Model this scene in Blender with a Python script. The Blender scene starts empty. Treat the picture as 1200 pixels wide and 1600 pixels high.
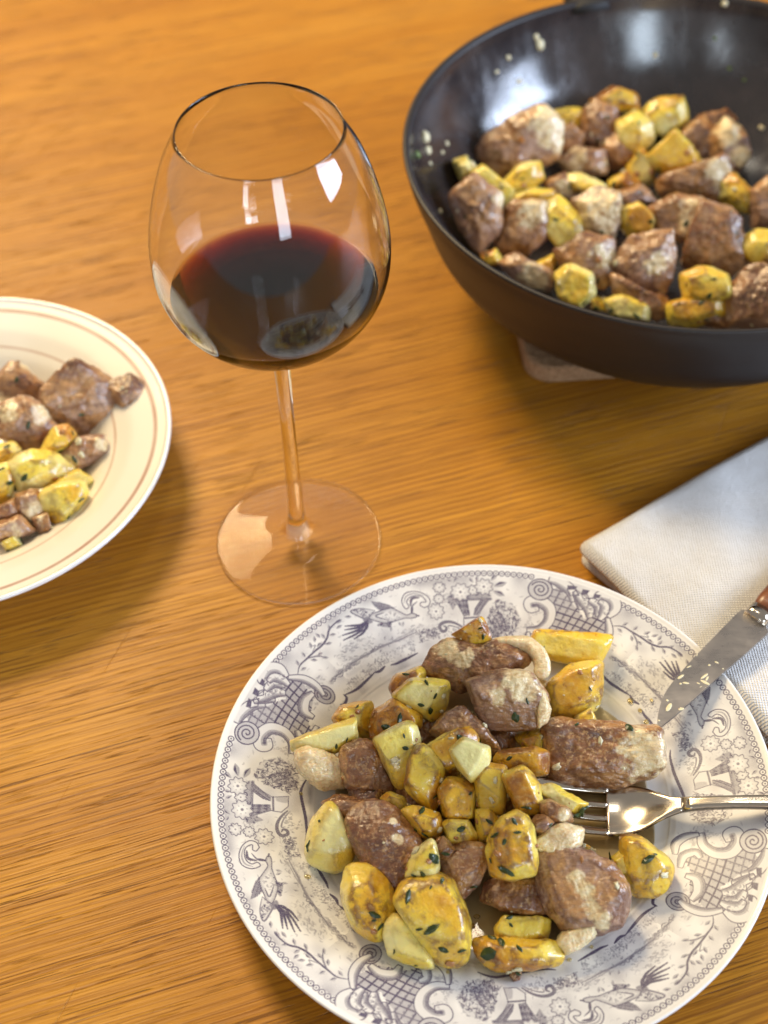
import bpy, math, random
import numpy as np
from mathutils import Matrix, Vector

# ------------------------------------------------------------------ camera, world, lamps, exposure
scn = bpy.context.scene
COL = scn.collection
FPX, PITCH, ROLL, CAMH = 2342.67, .8442, -.0312, .5986      # measured in pixels of a 1200 x 1600 frame
_c, _s = math.cos(PITCH), math.sin(PITCH)
_cr, _sr = math.cos(ROLL), math.sin(ROLL)
CF = np.array([0, _c, -_s]); _U = np.array([0, _s, _c]); _R = np.array([1., 0, 0])
CR = _cr*_R + _sr*_U; CU = _cr*_U - _sr*_R; CC = np.array([0, 0, CAMH])
cam_data = bpy.data.cameras.new('camera'); cam = bpy.data.objects.new('camera', cam_data); COL.objects.link(cam)
cam.matrix_world = Matrix(((CR[0], CU[0], -CF[0], CC[0]), (CR[1], CU[1], -CF[1], CC[1]), (CR[2], CU[2], -CF[2], CC[2]), (0, 0, 0, 1)))
cam_data.sensor_fit = 'HORIZONTAL'; cam_data.sensor_width = 36.0; cam_data.lens = 36.0*FPX/1200.0
cam_data.clip_start = .02; cam_data.clip_end = 50
cam_data.dof.use_dof = True; cam_data.dof.focus_distance = .662; cam_data.dof.aperture_fstop = 8.5
scn.camera = cam

world = bpy.data.worlds.new('World'); scn.world = world; world.use_nodes = True
bg = world.node_tree.nodes['Background']
bg.inputs[0].default_value = (1, .95, .90, 1); bg.inputs[1].default_value = .29

def area(name, loc, target, sx, sy, power, color):
    l = bpy.data.lights.new(name, 'AREA'); l.shape = 'RECTANGLE'; l.size = sx; l.size_y = sy
    l.energy = power; l.color = color
    o = bpy.data.objects.new(name, l); COL.objects.link(o); o.location = loc
    o.rotation_euler = (Vector(target)-Vector(loc)).to_track_quat('-Z', 'Y').to_euler()
    return o
area('pendant_lamp_light', (-.66, 1.80, 1.50), (.0, .45, 0), .60, .60, 42, (1, .77, .44))
area('added_sparkle_light', (.10, 1.15, 1.75), (.05, .4, 0), .22, .16, 2.6, (1, .90, .74))  # no real fixture: added overhead to put sparkle on glossy upward faces of food
area('window_light', (1.80, .42, .66), (.15, .5, 0), 1.0, .75, 42, (.66, .78, 1))
area('window_strip_light', (.66, -1.38, .62), (0, .5, .1), .42, .80, 10, (.72, .86, 1))
area('upper_pane_light', (-.66, -1.40, .92), (0, .5, .2), .20, .20, .9, (.80, .90, 1))
area('lower_pane_light', (-.56, -1.42, .62), (0, .5, .2), .20, .22, .9, (.80, .90, 1))
scn.view_settings.view_transform = 'Standard'; scn.view_settings.look = 'None'
scn.view_settings.exposure = .20; scn.view_settings.gamma = 1; scn.view_settings.use_curve_mapping = False
scn.render.engine = 'CYCLES'
cy = scn.cycles
cy.use_denoising = True; cy.max_bounces = 14; cy.transmission_bounces = 12; cy.glossy_bounces = 6; cy.transparent_max_bounces = 8
cy.caustics_reflective = True; cy.caustics_refractive = True; cy.blur_glossy = .6; cy.sample_clamp_indirect = 6

# ------------------------------------------------------------------ helpers
def proj(p):
    d = np.asarray(p, float)-CC; z = d@CF
    return np.stack([600+FPX*(d@CR)/z, 800-FPX*(d@CU)/z], -1)
def ray(u, v): return CF+CR*(u-600)/FPX-CU*(v-800)/FPX
def at(u, v, z):
    """point of the place at height z seen at pixel (u, v) of the 1200 x 1600 photograph"""
    d = ray(u, v); return CC+d*((z-CAMH)/d[2])

def link_mesh(name, verts, faces, mat=None, parent=None, smooth=True, attrs=None):
    me = bpy.data.meshes.new(name)
    verts = np.asarray(verts, np.float32)
    if isinstance(faces, np.ndarray):
        nf, k = faces.shape
        me.vertices.add(len(verts)); me.vertices.foreach_set('co', verts.ravel())
        me.loops.add(nf*k); me.loops.foreach_set('vertex_index', faces.astype(np.int32).ravel())
        me.polygons.add(nf)
        me.polygons.foreach_set('loop_start', np.arange(0, nf*k, k, dtype=np.int32))
        me.update(calc_edges=True); me.validate()
    else:
        me.from_pydata(verts.tolist(), [], faces); me.update()
    me.polygons.foreach_set('use_smooth', np.full(len(me.polygons), smooth))
    for k, a in (attrs or {}).items():
        at_ = me.attributes.new(k, 'FLOAT', 'POINT'); at_.data.foreach_set('value', np.asarray(a, np.float32))
    if mat: me.materials.append(mat)
    return link_obj(name, me, parent)
def link_obj(name, me, parent=None):
    o = bpy.data.objects.new(name, me); COL.objects.link(o)
    if parent: o.parent = parent
    return o
def thing(name, loc=(0, 0, 0)):
    o = bpy.data.objects.new(name, None); o.empty_display_size = .01; COL.objects.link(o); o.location = loc; return o
def tag(o, label, cat, group=None):
    o['label'] = label; o['category'] = cat
    if group: o['group'] = group
    return o

def lathe(profile, n=128, closed_start=False, closed_end=False):
    """profile: (r, z) list; returns verts, faces (list)"""
    pr = np.array(profile, float); m = len(pr); th = np.linspace(0, 2*np.pi, n, endpoint=False)
    V = np.stack([pr[:, None, 0]*np.cos(th), pr[:, None, 0]*np.sin(th), np.repeat(pr[:, 1:2], n, 1)], -1).reshape(-1, 3)
    F = []
    for i in range(m-1):
        for j in range(n):
            k = (j+1) % n
            F.append((i*n+j, i*n+k, (i+1)*n+k, (i+1)*n+j))
    if closed_start: F.append(tuple(range(n))[::-1])
    if closed_end: F.append(tuple(range((m-1)*n, m*n)))
    return V, F
def spline(pts, per=8):
    """Catmull-Rom through the points"""
    P = np.array(pts, float)
    if len(P) < 3: return P
    Q = np.vstack([2*P[0]-P[1], P, 2*P[-1]-P[-2]]); out = []
    for i in range(1, len(Q)-2):
        t = np.linspace(0, 1, per, endpoint=False)[:, None]
        a, b, c, d = Q[i-1], Q[i], Q[i+1], Q[i+2]
        out.append(.5*(2*b+(c-a)*t+(2*a-5*b+4*c-d)*t*t+(3*b-a-3*c+d)*t**3))
    out.append(P[-1:]); return np.vstack(out)

_rs = np.random.RandomState(7); _PERM = _rs.rand(4096).astype(np.float64)
def vnoise(P, scale, seed=0):
    """smooth value noise in -1..1"""
    P = np.asarray(P)*scale+seed*17.31+100; I = np.floor(P).astype(np.int64); f = P-I; f = f*f*(3-2*f)
    def h(x, y, z): return _PERM[(x*374761+y*668265+z*982451+(x*y+31*z)*7) % 4096]
    x, y, z = I[:, 0], I[:, 1], I[:, 2]; fx, fy, fz = f.T
    c00 = h(x, y, z)*(1-fx)+h(x+1, y, z)*fx; c10 = h(x, y+1, z)*(1-fx)+h(x+1, y+1, z)*fx
    c01 = h(x, y, z+1)*(1-fx)+h(x+1, y, z+1)*fx; c11 = h(x, y+1, z+1)*(1-fx)+h(x+1, y+1, z+1)*fx
    return ((c00*(1-fy)+c10*fy)*(1-fz)+(c01*(1-fy)+c11*fy)*fz)*2-1

def ico(sub):
    t = (1+5**.5)/2
    V = [(-1, t, 0), (1, t, 0), (-1, -t, 0), (1, -t, 0), (0, -1, t), (0, 1, t), (0, -1, -t), (0, 1, -t), (t, 0, -1), (t, 0, 1), (-t, 0, -1), (-t, 0, 1)]
    F = [(0, 11, 5), (0, 5, 1), (0, 1, 7), (0, 7, 10), (0, 10, 11), (1, 5, 9), (5, 11, 4), (11, 10, 2), (10, 7, 6), (7, 1, 8), (3, 9, 4), (3, 4, 2), (3, 2, 6), (3, 6, 8), (3, 8, 9), (4, 9, 5), (2, 4, 11), (6, 2, 10), (8, 6, 7), (9, 8, 1)]
    V = [np.array(v)/np.linalg.norm(v) for v in V]
    for _ in range(sub):
        mid = {}; G = []
        def m(a, b):
            k = (min(a, b), max(a, b))
            if k not in mid:
                w = V[a]+V[b]; V.append(w/np.linalg.norm(w)); mid[k] = len(V)-1
            return mid[k]
        for a, b, c in F:
            ab, bc, ca = m(a, b), m(b, c), m(c, a); G += [(a, ab, ca), (b, bc, ab), (c, ca, bc), (ab, bc, ca)]
        F = G
    return np.array(V), np.array(F)
ICO = {k: ico(k) for k in (2, 3, 4, 5)}

# ------------------------------------------------------------------ materials
class NT:
    def __init__(s, name):
        s.m = bpy.data.materials.new(name); s.m.use_nodes = True; s.t = s.m.node_tree; s.b = s.t.nodes['Principled BSDF']
        s.out = s.t.nodes['Material Output']
    def n(s, typ, **kw):
        o = s.t.nodes.new(typ)
        for k, v in kw.items(): setattr(o, k, v)
        return o
    def l(s, a, b): s.t.links.new(a, b)
    def put(s, sock, v):
        if hasattr(v, 'is_linked') or isinstance(v, bpy.types.NodeSocket): s.l(v, sock)
        else: sock.default_value = v
    def coord(s, scale=(1, 1, 1), rot=(0, 0, 0), loc=(0, 0, 0), kind='Object'):
        c = s.n('ShaderNodeTexCoord'); m = s.n('ShaderNodeMapping')
        s.l(c.outputs[kind], m.inputs[0]); m.inputs['Scale'].default_value = scale; m.inputs['Rotation'].default_value = rot; m.inputs['Location'].default_value = loc
        return m.outputs[0]
    def noise(s, vec, scale, detail=4, rough=.5, dist=0):
        o = s.n('ShaderNodeTexNoise'); s.l(vec, o.inputs['Vector'])
        o.inputs['Scale'].default_value = scale; o.inputs['Detail'].default_value = detail; o.inputs['Roughness'].default_value = rough; o.inputs['Distortion'].default_value = dist
        return o.outputs[0]
    def ramp(s, f, stops, interp='LINEAR'):
        o = s.n('ShaderNodeValToRGB'); s.l(f, o.inputs[0]); e = o.color_ramp.elements; o.color_ramp.interpolation = interp
        while len(e) < len(stops): e.new(.5)
        for x, (p, c) in zip(e, stops):
            x.position = p; x.color = (c, c, c, 1) if isinstance(c, (int, float)) else (*c, 1)
        return o.outputs[0]
    def mix(s, f, a, b, blend='MIX'):
        o = s.n('ShaderNodeMix', data_type='RGBA', blend_type=blend)
        for sock, v in ((o.inputs[0], f), (o.inputs[6], a), (o.inputs[7], b)):
            if isinstance(v, bpy.types.NodeSocket): s.l(v, sock)
            elif isinstance(v, (int, float)): sock.default_value = v
            else: sock.default_value = (*v, 1)
        return o.outputs[2]
    def math(s, op, a, b=0., clamp=False):
        o = s.n('ShaderNodeMath', operation=op, use_clamp=clamp); s.put(o.inputs[0], a); s.put(o.inputs[1], b); return o.outputs[0]
    def attr(s, name): return s.n('ShaderNodeAttribute', attribute_name=name).outputs['Fac']
    def bump(s, h, strength, dist, prev=None):
        o = s.n('ShaderNodeBump'); o.inputs['Strength'].default_value = strength; o.inputs['Distance'].default_value = dist
        s.l(h, o.inputs['Height'])
        if prev: s.l(prev, o.inputs['Normal'])
        return o.outputs[0]
    def set(s, **kw):
        for k, v in kw.items():
            sock = s.b.inputs[k.replace('_', ' ')]
            if isinstance(v, bpy.types.NodeSocket): s.l(v, sock)
            else: sock.default_value = (*v, 1) if isinstance(v, tuple) and len(v) == 3 and sock.type == 'RGBA' else v
        return s.m

def mat_wood():
    w = NT('oak_table')
    G = math.radians(17)
    base = w.coord()
    # gentle wander of the grain
    wob = w.n('ShaderNodeVectorMath', operation='MULTIPLY_ADD')
    wn = w.n('ShaderNodeTexNoise'); w.l(base, wn.inputs['Vector']); wn.inputs['Scale'].default_value = 3.2; wn.inputs['Detail'].default_value = 2
    w.l(wn.outputs['Color'], wob.inputs[0]); wob.inputs[1].default_value = (.006, .007, 0); w.l(base, wob.inputs[2])
    def grain(sx, sy):
        m = w.n('ShaderNodeMapping'); m.vector_type = 'TEXTURE'; m.inputs['Rotation'].default_value = (0, 0, G); m.inputs['Scale'].default_value = (1/sx, 1/sy, 1)
        w.l(wob.outputs[0], m.inputs[0]); return m.outputs[0]
    big = w.noise(grain(1.6, 22), 1, 4, .55)
    mid = w.noise(grain(3.5, 230), 1, 4, .6, .1)
    fine = w.noise(grain(8, 1000), 1, 3, .6)
    pore = w.noise(grain(26, 900), 1, 2, .5)
    blot = w.noise(base, 6, 3, .6)
    col = w.ramp(big, [(.30, (.45, .182, .013)), (.52, (.515, .222, .017)), (.72, (.57, .262, .026))])
    col = w.mix(w.ramp(mid, [(.44, 0.), (.64, .22)]), col, (.31, .118, .014))
    col = w.mix(w.ramp(fine, [(.47, 0.), (.60, .55)]), col, (.22, .068, .006))
    col = w.mix(w.ramp(blot, [(.35, 0.), (.7, .22)]), col, (.53, .255, .028))
    wv = w.n('ShaderNodeTexWave'); wv.bands_direction = 'Y'; w.l(grain(1, 1), wv.inputs['Vector']); wv.inputs['Scale'].default_value = 78; wv.inputs['Distortion'].default_value = 2.6; wv.inputs['Detail'].default_value = 3; wv.inputs['Detail Scale'].default_value = .35; wv.inputs['Detail Roughness'].default_value = .6
    lines = w.math('MULTIPLY', w.ramp(wv.outputs['Fac'], [(.60, 0.), (.94, .52)]), w.ramp(w.noise(grain(3, 40), 1, 3), [(.35, .15), (.62, 1.)]))
    col = w.mix(lines, col, (.17, .050, .005))
    pm = w.ramp(pore, [(.585, 0.), (.64, .72)])
    big_gate = w.ramp(w.noise(grain(2.5, 60), 1, 3, .6), [(.38, .10), (.60, 1.)])
    pg = w.math('MULTIPLY', pm, big_gate)
    col = w.mix(pg, col, (.13, .05, .014))
    # fine scratches in the finish
    sc = w.n('ShaderNodeTexNoise'); m2 = w.n('ShaderNodeMapping'); m2.vector_type = 'TEXTURE'; m2.inputs['Rotation'].default_value = (0, 0, math.radians(68)); m2.inputs['Scale'].default_value = (1/9, 1/420, 1)
    w.l(base, m2.inputs[0]); w.l(m2.outputs[0], sc.inputs['Vector']); sc.inputs['Scale'].default_value = 1; sc.inputs['Detail'].default_value = 1
    scr = w.ramp(sc.outputs[0], [(.73, 0.), (.77, 1.)])
    h = w.math('SUBTRACT', w.math('MULTIPLY', fine, .35), w.math('ADD', w.math('MULTIPLY', pg, 1.), w.math('MULTIPLY', scr, .5)))
    nb = w.bump(h, .8, .0009)
    rg = w.math('ADD', w.math('MULTIPLY', blot, .22), .30)
    return w.set(Base_Color=col, Roughness=rg, Normal=nb, Specular_IOR_Level=.24)

def mat_glass():
    g = NT('clear_glass')
    return g.set(Base_Color=(1, 1, 1), Roughness=0., IOR=1.48, Transmission_Weight=1.)
def mat_foot():
    # pressed glass foot: mostly clear straight through, with the refraction of its edge
    g = NT('foot_glass'); g.set(Base_Color=(1, 1, 1), Roughness=0., IOR=1.48, Transmission_Weight=1.)
    t = g.n('ShaderNodeBsdfTransparent'); t.inputs[0].default_value = (.985, .985, .985, 1); m = g.n('ShaderNodeMixShader')
    lw = g.n('ShaderNodeLayerWeight'); lw.inputs[0].default_value = .30
    g.l(g.ramp(lw.outputs['Facing'], [(.14, .10), (.42, 1.)]), m.inputs[0]); g.l(t.outputs[0], m.inputs[1]); g.l(g.b.outputs[0], m.inputs[2]); g.l(m.outputs[0], g.out.inputs['Surface'])
    return g.m
def mat_wine():
    g = NT('red_wine')
    # the wine meets glass at its sides (relative index below 1) and air at its top
    g.set(Base_Color=(1, 1, 1), Roughness=0., IOR=g.attr('rel_index'), Transmission_Weight=1.)
    v = g.n('ShaderNodeVolumeAbsorption'); v.inputs['Color'].default_value = (.64, .012, .045, 1); v.inputs['Density'].default_value = 560
    g.l(v.outputs[0], g.out.inputs['Volume']); return g.m
def mat_ceramic(name, col, rough=.16, bands=None, coat=.5):
    c = NT(name)
    v = c.coord()
    base = c.mix(c.ramp(c.noise(v, 18, 3, .5), [(.35, 0.), (.7, .5)]), col, tuple(x*.94 for x in col))
    if bands:
        sx = c.n('ShaderNodeSeparateXYZ'); c.l(v, sx.inputs[0])
        r = c.math('SQRT', c.math('ADD', c.math('MULTIPLY', sx.outputs[0], sx.outputs[0]), c.math('MULTIPLY', sx.outputs[1], sx.outputs[1])))
        for r0, w0, bc, op in bands:
            d = c.math('ABSOLUTE', c.math('SUBTRACT', r, r0))
            mask = c.math('MULTIPLY', c.math('LESS_THAN', d, w0), op)
            mask = c.math('MULTIPLY', mask, c.math('ADD', c.math('MULTIPLY', c.noise(v, 60, 2), .5), .6), True)
            base = c.mix(mask, base, bc)
    return c.set(Base_Color=base, Roughness=rough, Coat_Weight=coat, Coat_Roughness=.05, Specular_IOR_Level=.5,
                 Normal=c.bump(c.noise(v, 45, 2), .05, .001))
def mat_print():
    c = NT('transfer_print_glaze'); v = c.coord()
    ink = c.attr('ink')
    grain_ = c.ramp(c.noise(v, 2600, 2, .6), [(.3, .80), (.62, 1.18)])
    k = c.math('MULTIPLY', ink, grain_, True)
    base = c.mix(c.ramp(c.noise(v, 18, 3, .5), [(.35, 0.), (.7, .5)]), (.81, .79, .755), (.76, .735, .69))
    col = c.mix(k, base, c.mix(c.noise(v, 30, 2), (.052, .038, .102), (.072, .052, .104)))
    return c.set(Base_Color=col, Roughness=.36, Coat_Weight=.08, Coat_Roughness=.06, Normal=c.bump(c.noise(v, 45, 2), .05, .001))

def mat_potato():
    p = NT('fried_potato')
    info = p.n('ShaderNodeObjectInfo'); rnd = info.outputs['Random']
    v = p.n('ShaderNodeTexCoord').outputs['Object']
    off = p.n('ShaderNodeVectorMath', operation='ADD'); p.l(v, off.inputs[0])
    cmb = p.n('ShaderNodeCombineXYZ'); p.l(p.math('MULTIPLY', rnd, 3.), cmb.inputs[0]); p.l(p.math('MULTIPLY', rnd, 7.), cmb.inputs[1]); p.l(cmb.outputs[0], off.inputs[1]); v = off.outputs[0]
    tone, edge = p.attr('tone'), p.attr('edge')
    n1 = p.noise(v, 130, 4, .6); n2 = p.noise(v, 420, 3, .6)
    t = p.math('ADD', tone, p.math('MULTIPLY', p.math('SUBTRACT', n1, .5), .5), True)
    col = p.ramp(t, [(.05, (.83, .74, .31)), (.38, (.85, .64, .075)), (.66, (.79, .46, .025)), (.86, (.55, .23, .012)), (1., (.26, .08, .008))])
    eb = p.math('MULTIPLY', p.ramp(edge, [(.45, 0.), (.85, 1.)]), p.ramp(p.noise(v, 210, 4, .65), [(.42, 0.), (.56, 1.)]))
    eb = p.math('MULTIPLY', eb, p.ramp(tone, [(0., .12), (.6, 1.)]))
    col = p.mix(p.math('MULTIPLY', eb, .9), col, (.17, .045, .007))
    spot = p.math('MULTIPLY', p.ramp(p.noise(v, 260, 3, .7), [(.62, 0.), (.70, .8)]), p.ramp(tone, [(.1, .1), (.6, .9)]))
    col = p.mix(spot, col, (.34, .12, .014))
    col = p.mix(p.ramp(n2, [(.5, 0.), (.75, .3)]), col, (.86, .74, .34))
    nb = p.bump(n2, .45, .0010, p.bump(p.noise(v, 1100, 2), .3, .0004)); cb = p.bump(n2, .4, .0009, p.bump(n1, .3, .0015))
    rg = p.math('ADD', p.math('MULTIPLY', n1, .35), .14)
    return p.set(Base_Color=col, Roughness=rg, Normal=nb, Coat_Normal=cb, Subsurface_Weight=.22, Subsurface_Radius=(.006, .004, .0012), Subsurface_Scale=.6, Coat_Weight=.75, Coat_IOR=1.5, Coat_Roughness=.12)
def mat_meat(name='seared_meat', fat_only=False):
    p = NT(name)
    info = p.n('ShaderNodeObjectInfo'); rnd = info.outputs['Random']
    v0 = p.n('ShaderNodeTexCoord').outputs['Object']
    off = p.n('ShaderNodeVectorMath', operation='ADD'); p.l(v0, off.inputs[0])
    cmb = p.n('ShaderNodeCombineXYZ'); p.l(p.math('MULTIPLY', rnd, 5.), cmb.inputs[0]); p.l(p.math('MULTIPLY', rnd, 3.), cmb.inputs[1]); p.l(cmb.outputs[0], off.inputs[1]); v = off.outputs[0]
    n1 = p.noise(v, 120, 4, .6); n2 = p.noise(v, 480, 4, .65)
    mp = p.n('ShaderNodeMapping'); p.l(v, mp.inputs[0]); mp.inputs['Scale'].default_value = (60, 420, 420)
    rv = p.n('ShaderNodeCombineXYZ'); p.l(p.math('MULTIPLY', rnd, 6.28), rv.inputs[2]); p.l(p.math('MULTIPLY', rnd, 2.), rv.inputs[1]); p.l(rv.outputs[0], mp.inputs['Rotation'])
    fib = p.noise(mp.outputs[0], 1, 3, .55, .6)
    fatc = p.ramp(n2, [(.3, (.66, .43, .19)), (.5, (.84, .66, .36)), (.7, (.90, .78, .50))])
    fatc = p.mix(p.ramp(n1, [(.58, 0.), (.74, .6)]), fatc, (.50, .25, .08))
    if fat_only:
        col = fatc; fat = None
    else:
        tone, edge, fat = p.attr('tone'), p.attr('edge'), p.attr('fat')
        t = p.math('ADD', tone, p.math('MULTIPLY', p.math('SUBTRACT', n1, .5), 1.0), True)
        col = p.ramp(t, [(.06, (.40, .235, .160)), (.28, (.43, .235, .122)), (.46, (.54, .27, .088)), (.70, (.34, .135, .040)), (1., (.11, .033, .010))])
        col = p.mix(p.ramp(fib, [(.46, .0), (.62, .48)]), col, (.17, .072, .040))
        col = p.mix(p.math('MULTIPLY', p.ramp(n2, [(.50, 0.), (.64, .75)]), p.ramp(t, [(.25, .25), (.5, 1.)])), col, (.64, .38, .16))
        eb = p.math('MULTIPLY', p.ramp(edge, [(.35, 0.), (.8, 1.)]), p.ramp(p.noise(v, 200, 4, .65), [(.40, 0.), (.56, 1.)]))
        col = p.mix(p.math('MULTIPLY', eb, .75), col, (.13, .038, .010))
        fm = p.math('ADD', fat, p.math('MULTIPLY', p.math('SUBTRACT', p.noise(v, 190, 5, .7), .5), 1.5))
        col = p.mix(p.ramp(fm, [(.30, 0.), (.62, 1.)]), col, fatc)
    nb = p.bump(fib, .6, .0013, p.bump(n2, .5, .0012, p.bump(p.noise(v, 1300, 2), .35, .0004)))
    cb = p.bump(fib, .35, .0010, p.bump(n2, .4, .0010, p.bump(n1, .3, .0015)))
    rg = p.math('ADD', p.math('MULTIPLY', n2, .45), .12)
    return p.set(Base_Color=col, Roughness=rg, Normal=nb, Coat_Normal=cb, Coat_IOR=1.6, Subsurface_Weight=.08 if not fat_only else .35, Subsurface_Radius=(.005, .0025, .0015), Subsurface_Scale=.6, Coat_Weight=.9 if not fat_only else 1., Coat_Roughness=.08)
def mat_simple(name, col, rough, metal=0., **kw):
    p = NT(name); return p.set(Base_Color=col, Roughness=rough, Metallic=metal, **kw)
def mat_herb():
    p = NT('chopped_herb'); v = p.coord()
    return p.set(Base_Color=p.ramp(p.noise(v, 500, 2), [(.3, (.012, .022, .006)), (.7, (.045, .075, .014))]), Roughness=.35)
def mat_pan(inner):
    p = NT('wok_coating' if inner else 'wok_outside'); v = p.coord()
    n = p.noise(v, 30, 4, .6)
    if inner:
        sm = p.ramp(p.noise(v, 14, 5, .65), [(.45, 0.), (.75, 1.)])
        col = p.mix(sm, (.024, .019, .020), (.060, .044, .040))
        return p.set(Base_Color=col, Roughness=p.math('ADD', p.math('ADD', p.math('MULTIPLY', n, .10), p.math('MULTIPLY', p.ramp(p.noise(p.coord(scale=(1, 1, .25)), 70, 5, .7), [(.45, 0.), (.68, 1.)]), .16)), .10), Normal=p.bump(p.noise(v, 900, 2), .15, .0003), Specular_IOR_Level=.95)
    col = p.mix(n, (.011, .008, .008), (.020, .014, .013))
    return p.set(Base_Color=col, Roughness=.48, Normal=p.bump(p.noise(v, 1400, 2), .25, .0002))
def mat_cork():
    p = NT('cork'); v = p.coord()
    vo = p.n('ShaderNodeTexVoronoi'); p.l(v, vo.inputs['Vector']); vo.inputs['Scale'].default_value = 420
    col = p.ramp(p.noise(v, 700, 4, .7), [(.3, (.20, .10, .045)), (.55, (.42, .25, .13)), (.75, (.56, .37, .22))])
    return p.set(Base_Color=col, Roughness=.85, Normal=p.bump(vo.outputs[0], .6, .001))
def mat_cloth():
    p = NT('washed_cotton'); v = p.coord()
    w1 = p.n('ShaderNodeTexWave'); w1.bands_direction = 'X'; p.l(v, w1.inputs[0]); w1.inputs['Scale'].default_value = 240; w1.inputs['Distortion'].default_value = 1.2; w1.inputs['Detail Scale'].default_value = 3
    w2 = p.n('ShaderNodeTexWave'); w2.bands_direction = 'Y'; p.l(v, w2.inputs[0]); w2.inputs['Scale'].default_value = 240; w2.inputs['Distortion'].default_value = 1.2
    h = p.math('ADD', w1.outputs[1], w2.outputs[1])
    col = p.mix(p.ramp(p.noise(v, 34, 5, .65), [(.35, 0.), (.7, 1.)]), (.77, .755, .73), (.69, .66, .62))
    nb = p.bump(h, .6, .0007, p.bump(p.noise(v, 60, 6, .7), .5, .003))
    return p.set(Base_Color=col, Roughness=.92, Normal=nb, Sheen_Weight=.25)
def mat_steel(name, col, rough, smear=False):
    p = NT(name); v = p.coord(scale=(1, 12, 1))
    n = p.noise(v, 160, 3, .6)
    r = p.math('ADD', p.math('MULTIPLY', n, .14), rough)
    if smear: r = p.math('ADD', r, p.math('MULTIPLY', p.ramp(p.noise(p.coord(), 60, 4, .6), [(.4, 0.), (.7, 1.)]), .14))
    return p.set(Base_Color=col, Metallic=1., Roughness=r, Normal=p.bump(n, .06, .0003))
def mat_knifewood():
    p = NT('dark_wood_handle'); v = p.coord(scale=(20, 160, 160))
    return p.set(Base_Color=p.ramp(p.noise(v, 1, 3), [(.35, (.08, .022, .010)), (.65, (.24, .085, .035))]), Roughness=.3)

M = dict(foot=mat_foot(), wood=mat_wood(), glass=mat_glass(), wine=mat_wine(), white=mat_ceramic('cream_glaze', (.81, .79, .755), .28, coat=.15), print=mat_print(),
         cream=mat_ceramic('banded_cream_glaze', (.80, .755, .65), .30, [(.1085, .0011, (.30, .085, .03), .8), (.0858, .0007, (.38, .15, .06), .6)], coat=.12),
         lip=mat_ceramic('white_lip', (.82, .80, .76)),
         potato=mat_potato(), meat=mat_meat(), fat=mat_meat('pork_fat', True), herb=mat_herb(),
         pan_in=mat_pan(True), pan_out=mat_pan(False), cork=mat_cork(), cloth=mat_cloth(), steel=mat_steel('fork_steel', (.60, .53, .44), .10),
         blade=mat_steel('knife_steel', (.50, .46, .43), .20, True), knifewood=mat_knifewood(),
         crumb=mat_simple('garlic_crumb', (.74, .66, .42), .4, Subsurface_Weight=.2, Subsurface_Radius=(.003, .002, .001)),
         handle=mat_simple('black_handle', (.012, .011, .011), .65), juice=None)

# ------------------------------------------------------------------ the setting: the table top
tv = []; tf = []
X0, X1, Y0, Y1, TH = -.95, 1.05, -.12, 1.75, .03
V = [(X0, Y0, 0), (X1, Y0, 0), (X1, Y1, 0), (X0, Y1, 0), (X0, Y0, -TH), (X1, Y0, -TH), (X1, Y1, -TH), (X0, Y1, -TH)]
top = link_mesh('table', V, [(0, 1, 2, 3), (7, 6, 5, 4), (0, 4, 5, 1), (1, 5, 6, 2), (2, 6, 7, 3), (3, 7, 4, 0)], M['wood'], smooth=False)
top['kind'] = 'structure'

# ------------------------------------------------------------------ front plate with its printed border
PX, PY, PR = .0442, .3506, .125
WELL_Z = .0065
def plate_z(r):     # upper surface
    return np.interp(r, [0, .070, .076, .082, .088, .100, .112, .1235], [WELL_Z, WELL_Z+.0003, WELL_Z+.0012, .0100, .0116, .0150, .0183, .0215])
def build_front_plate():
    t = thing('dinner_plate', (PX, PY, 0))
    tag(t, 'white plate with a purple-grey printed border of urns, birds and scrolls', 'plate')
    rr = list(np.concatenate([np.linspace(.001, .068, 8), np.linspace(.070, .1225, 24)]))
    prof = [(r, float(plate_z(r))) for r in rr]
    prof += [(.1238, .0222), (.1247, .0222), (.1250, .0216), (.1246, .0207), (.1232, .0196), (.112, .0160), (.100, .0126), (.088, .0092), (.080, .0060), (.074, .0030), (.072, .0003), (.069, .0003), (.067, .0030), (.02, .0032), (.001, .0032)]
    v, f = lathe(prof, 160, True, True)
    body = link_mesh('plate_body', v, f, M['white'], t)
    return t
plate = build_front_plate()

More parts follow.
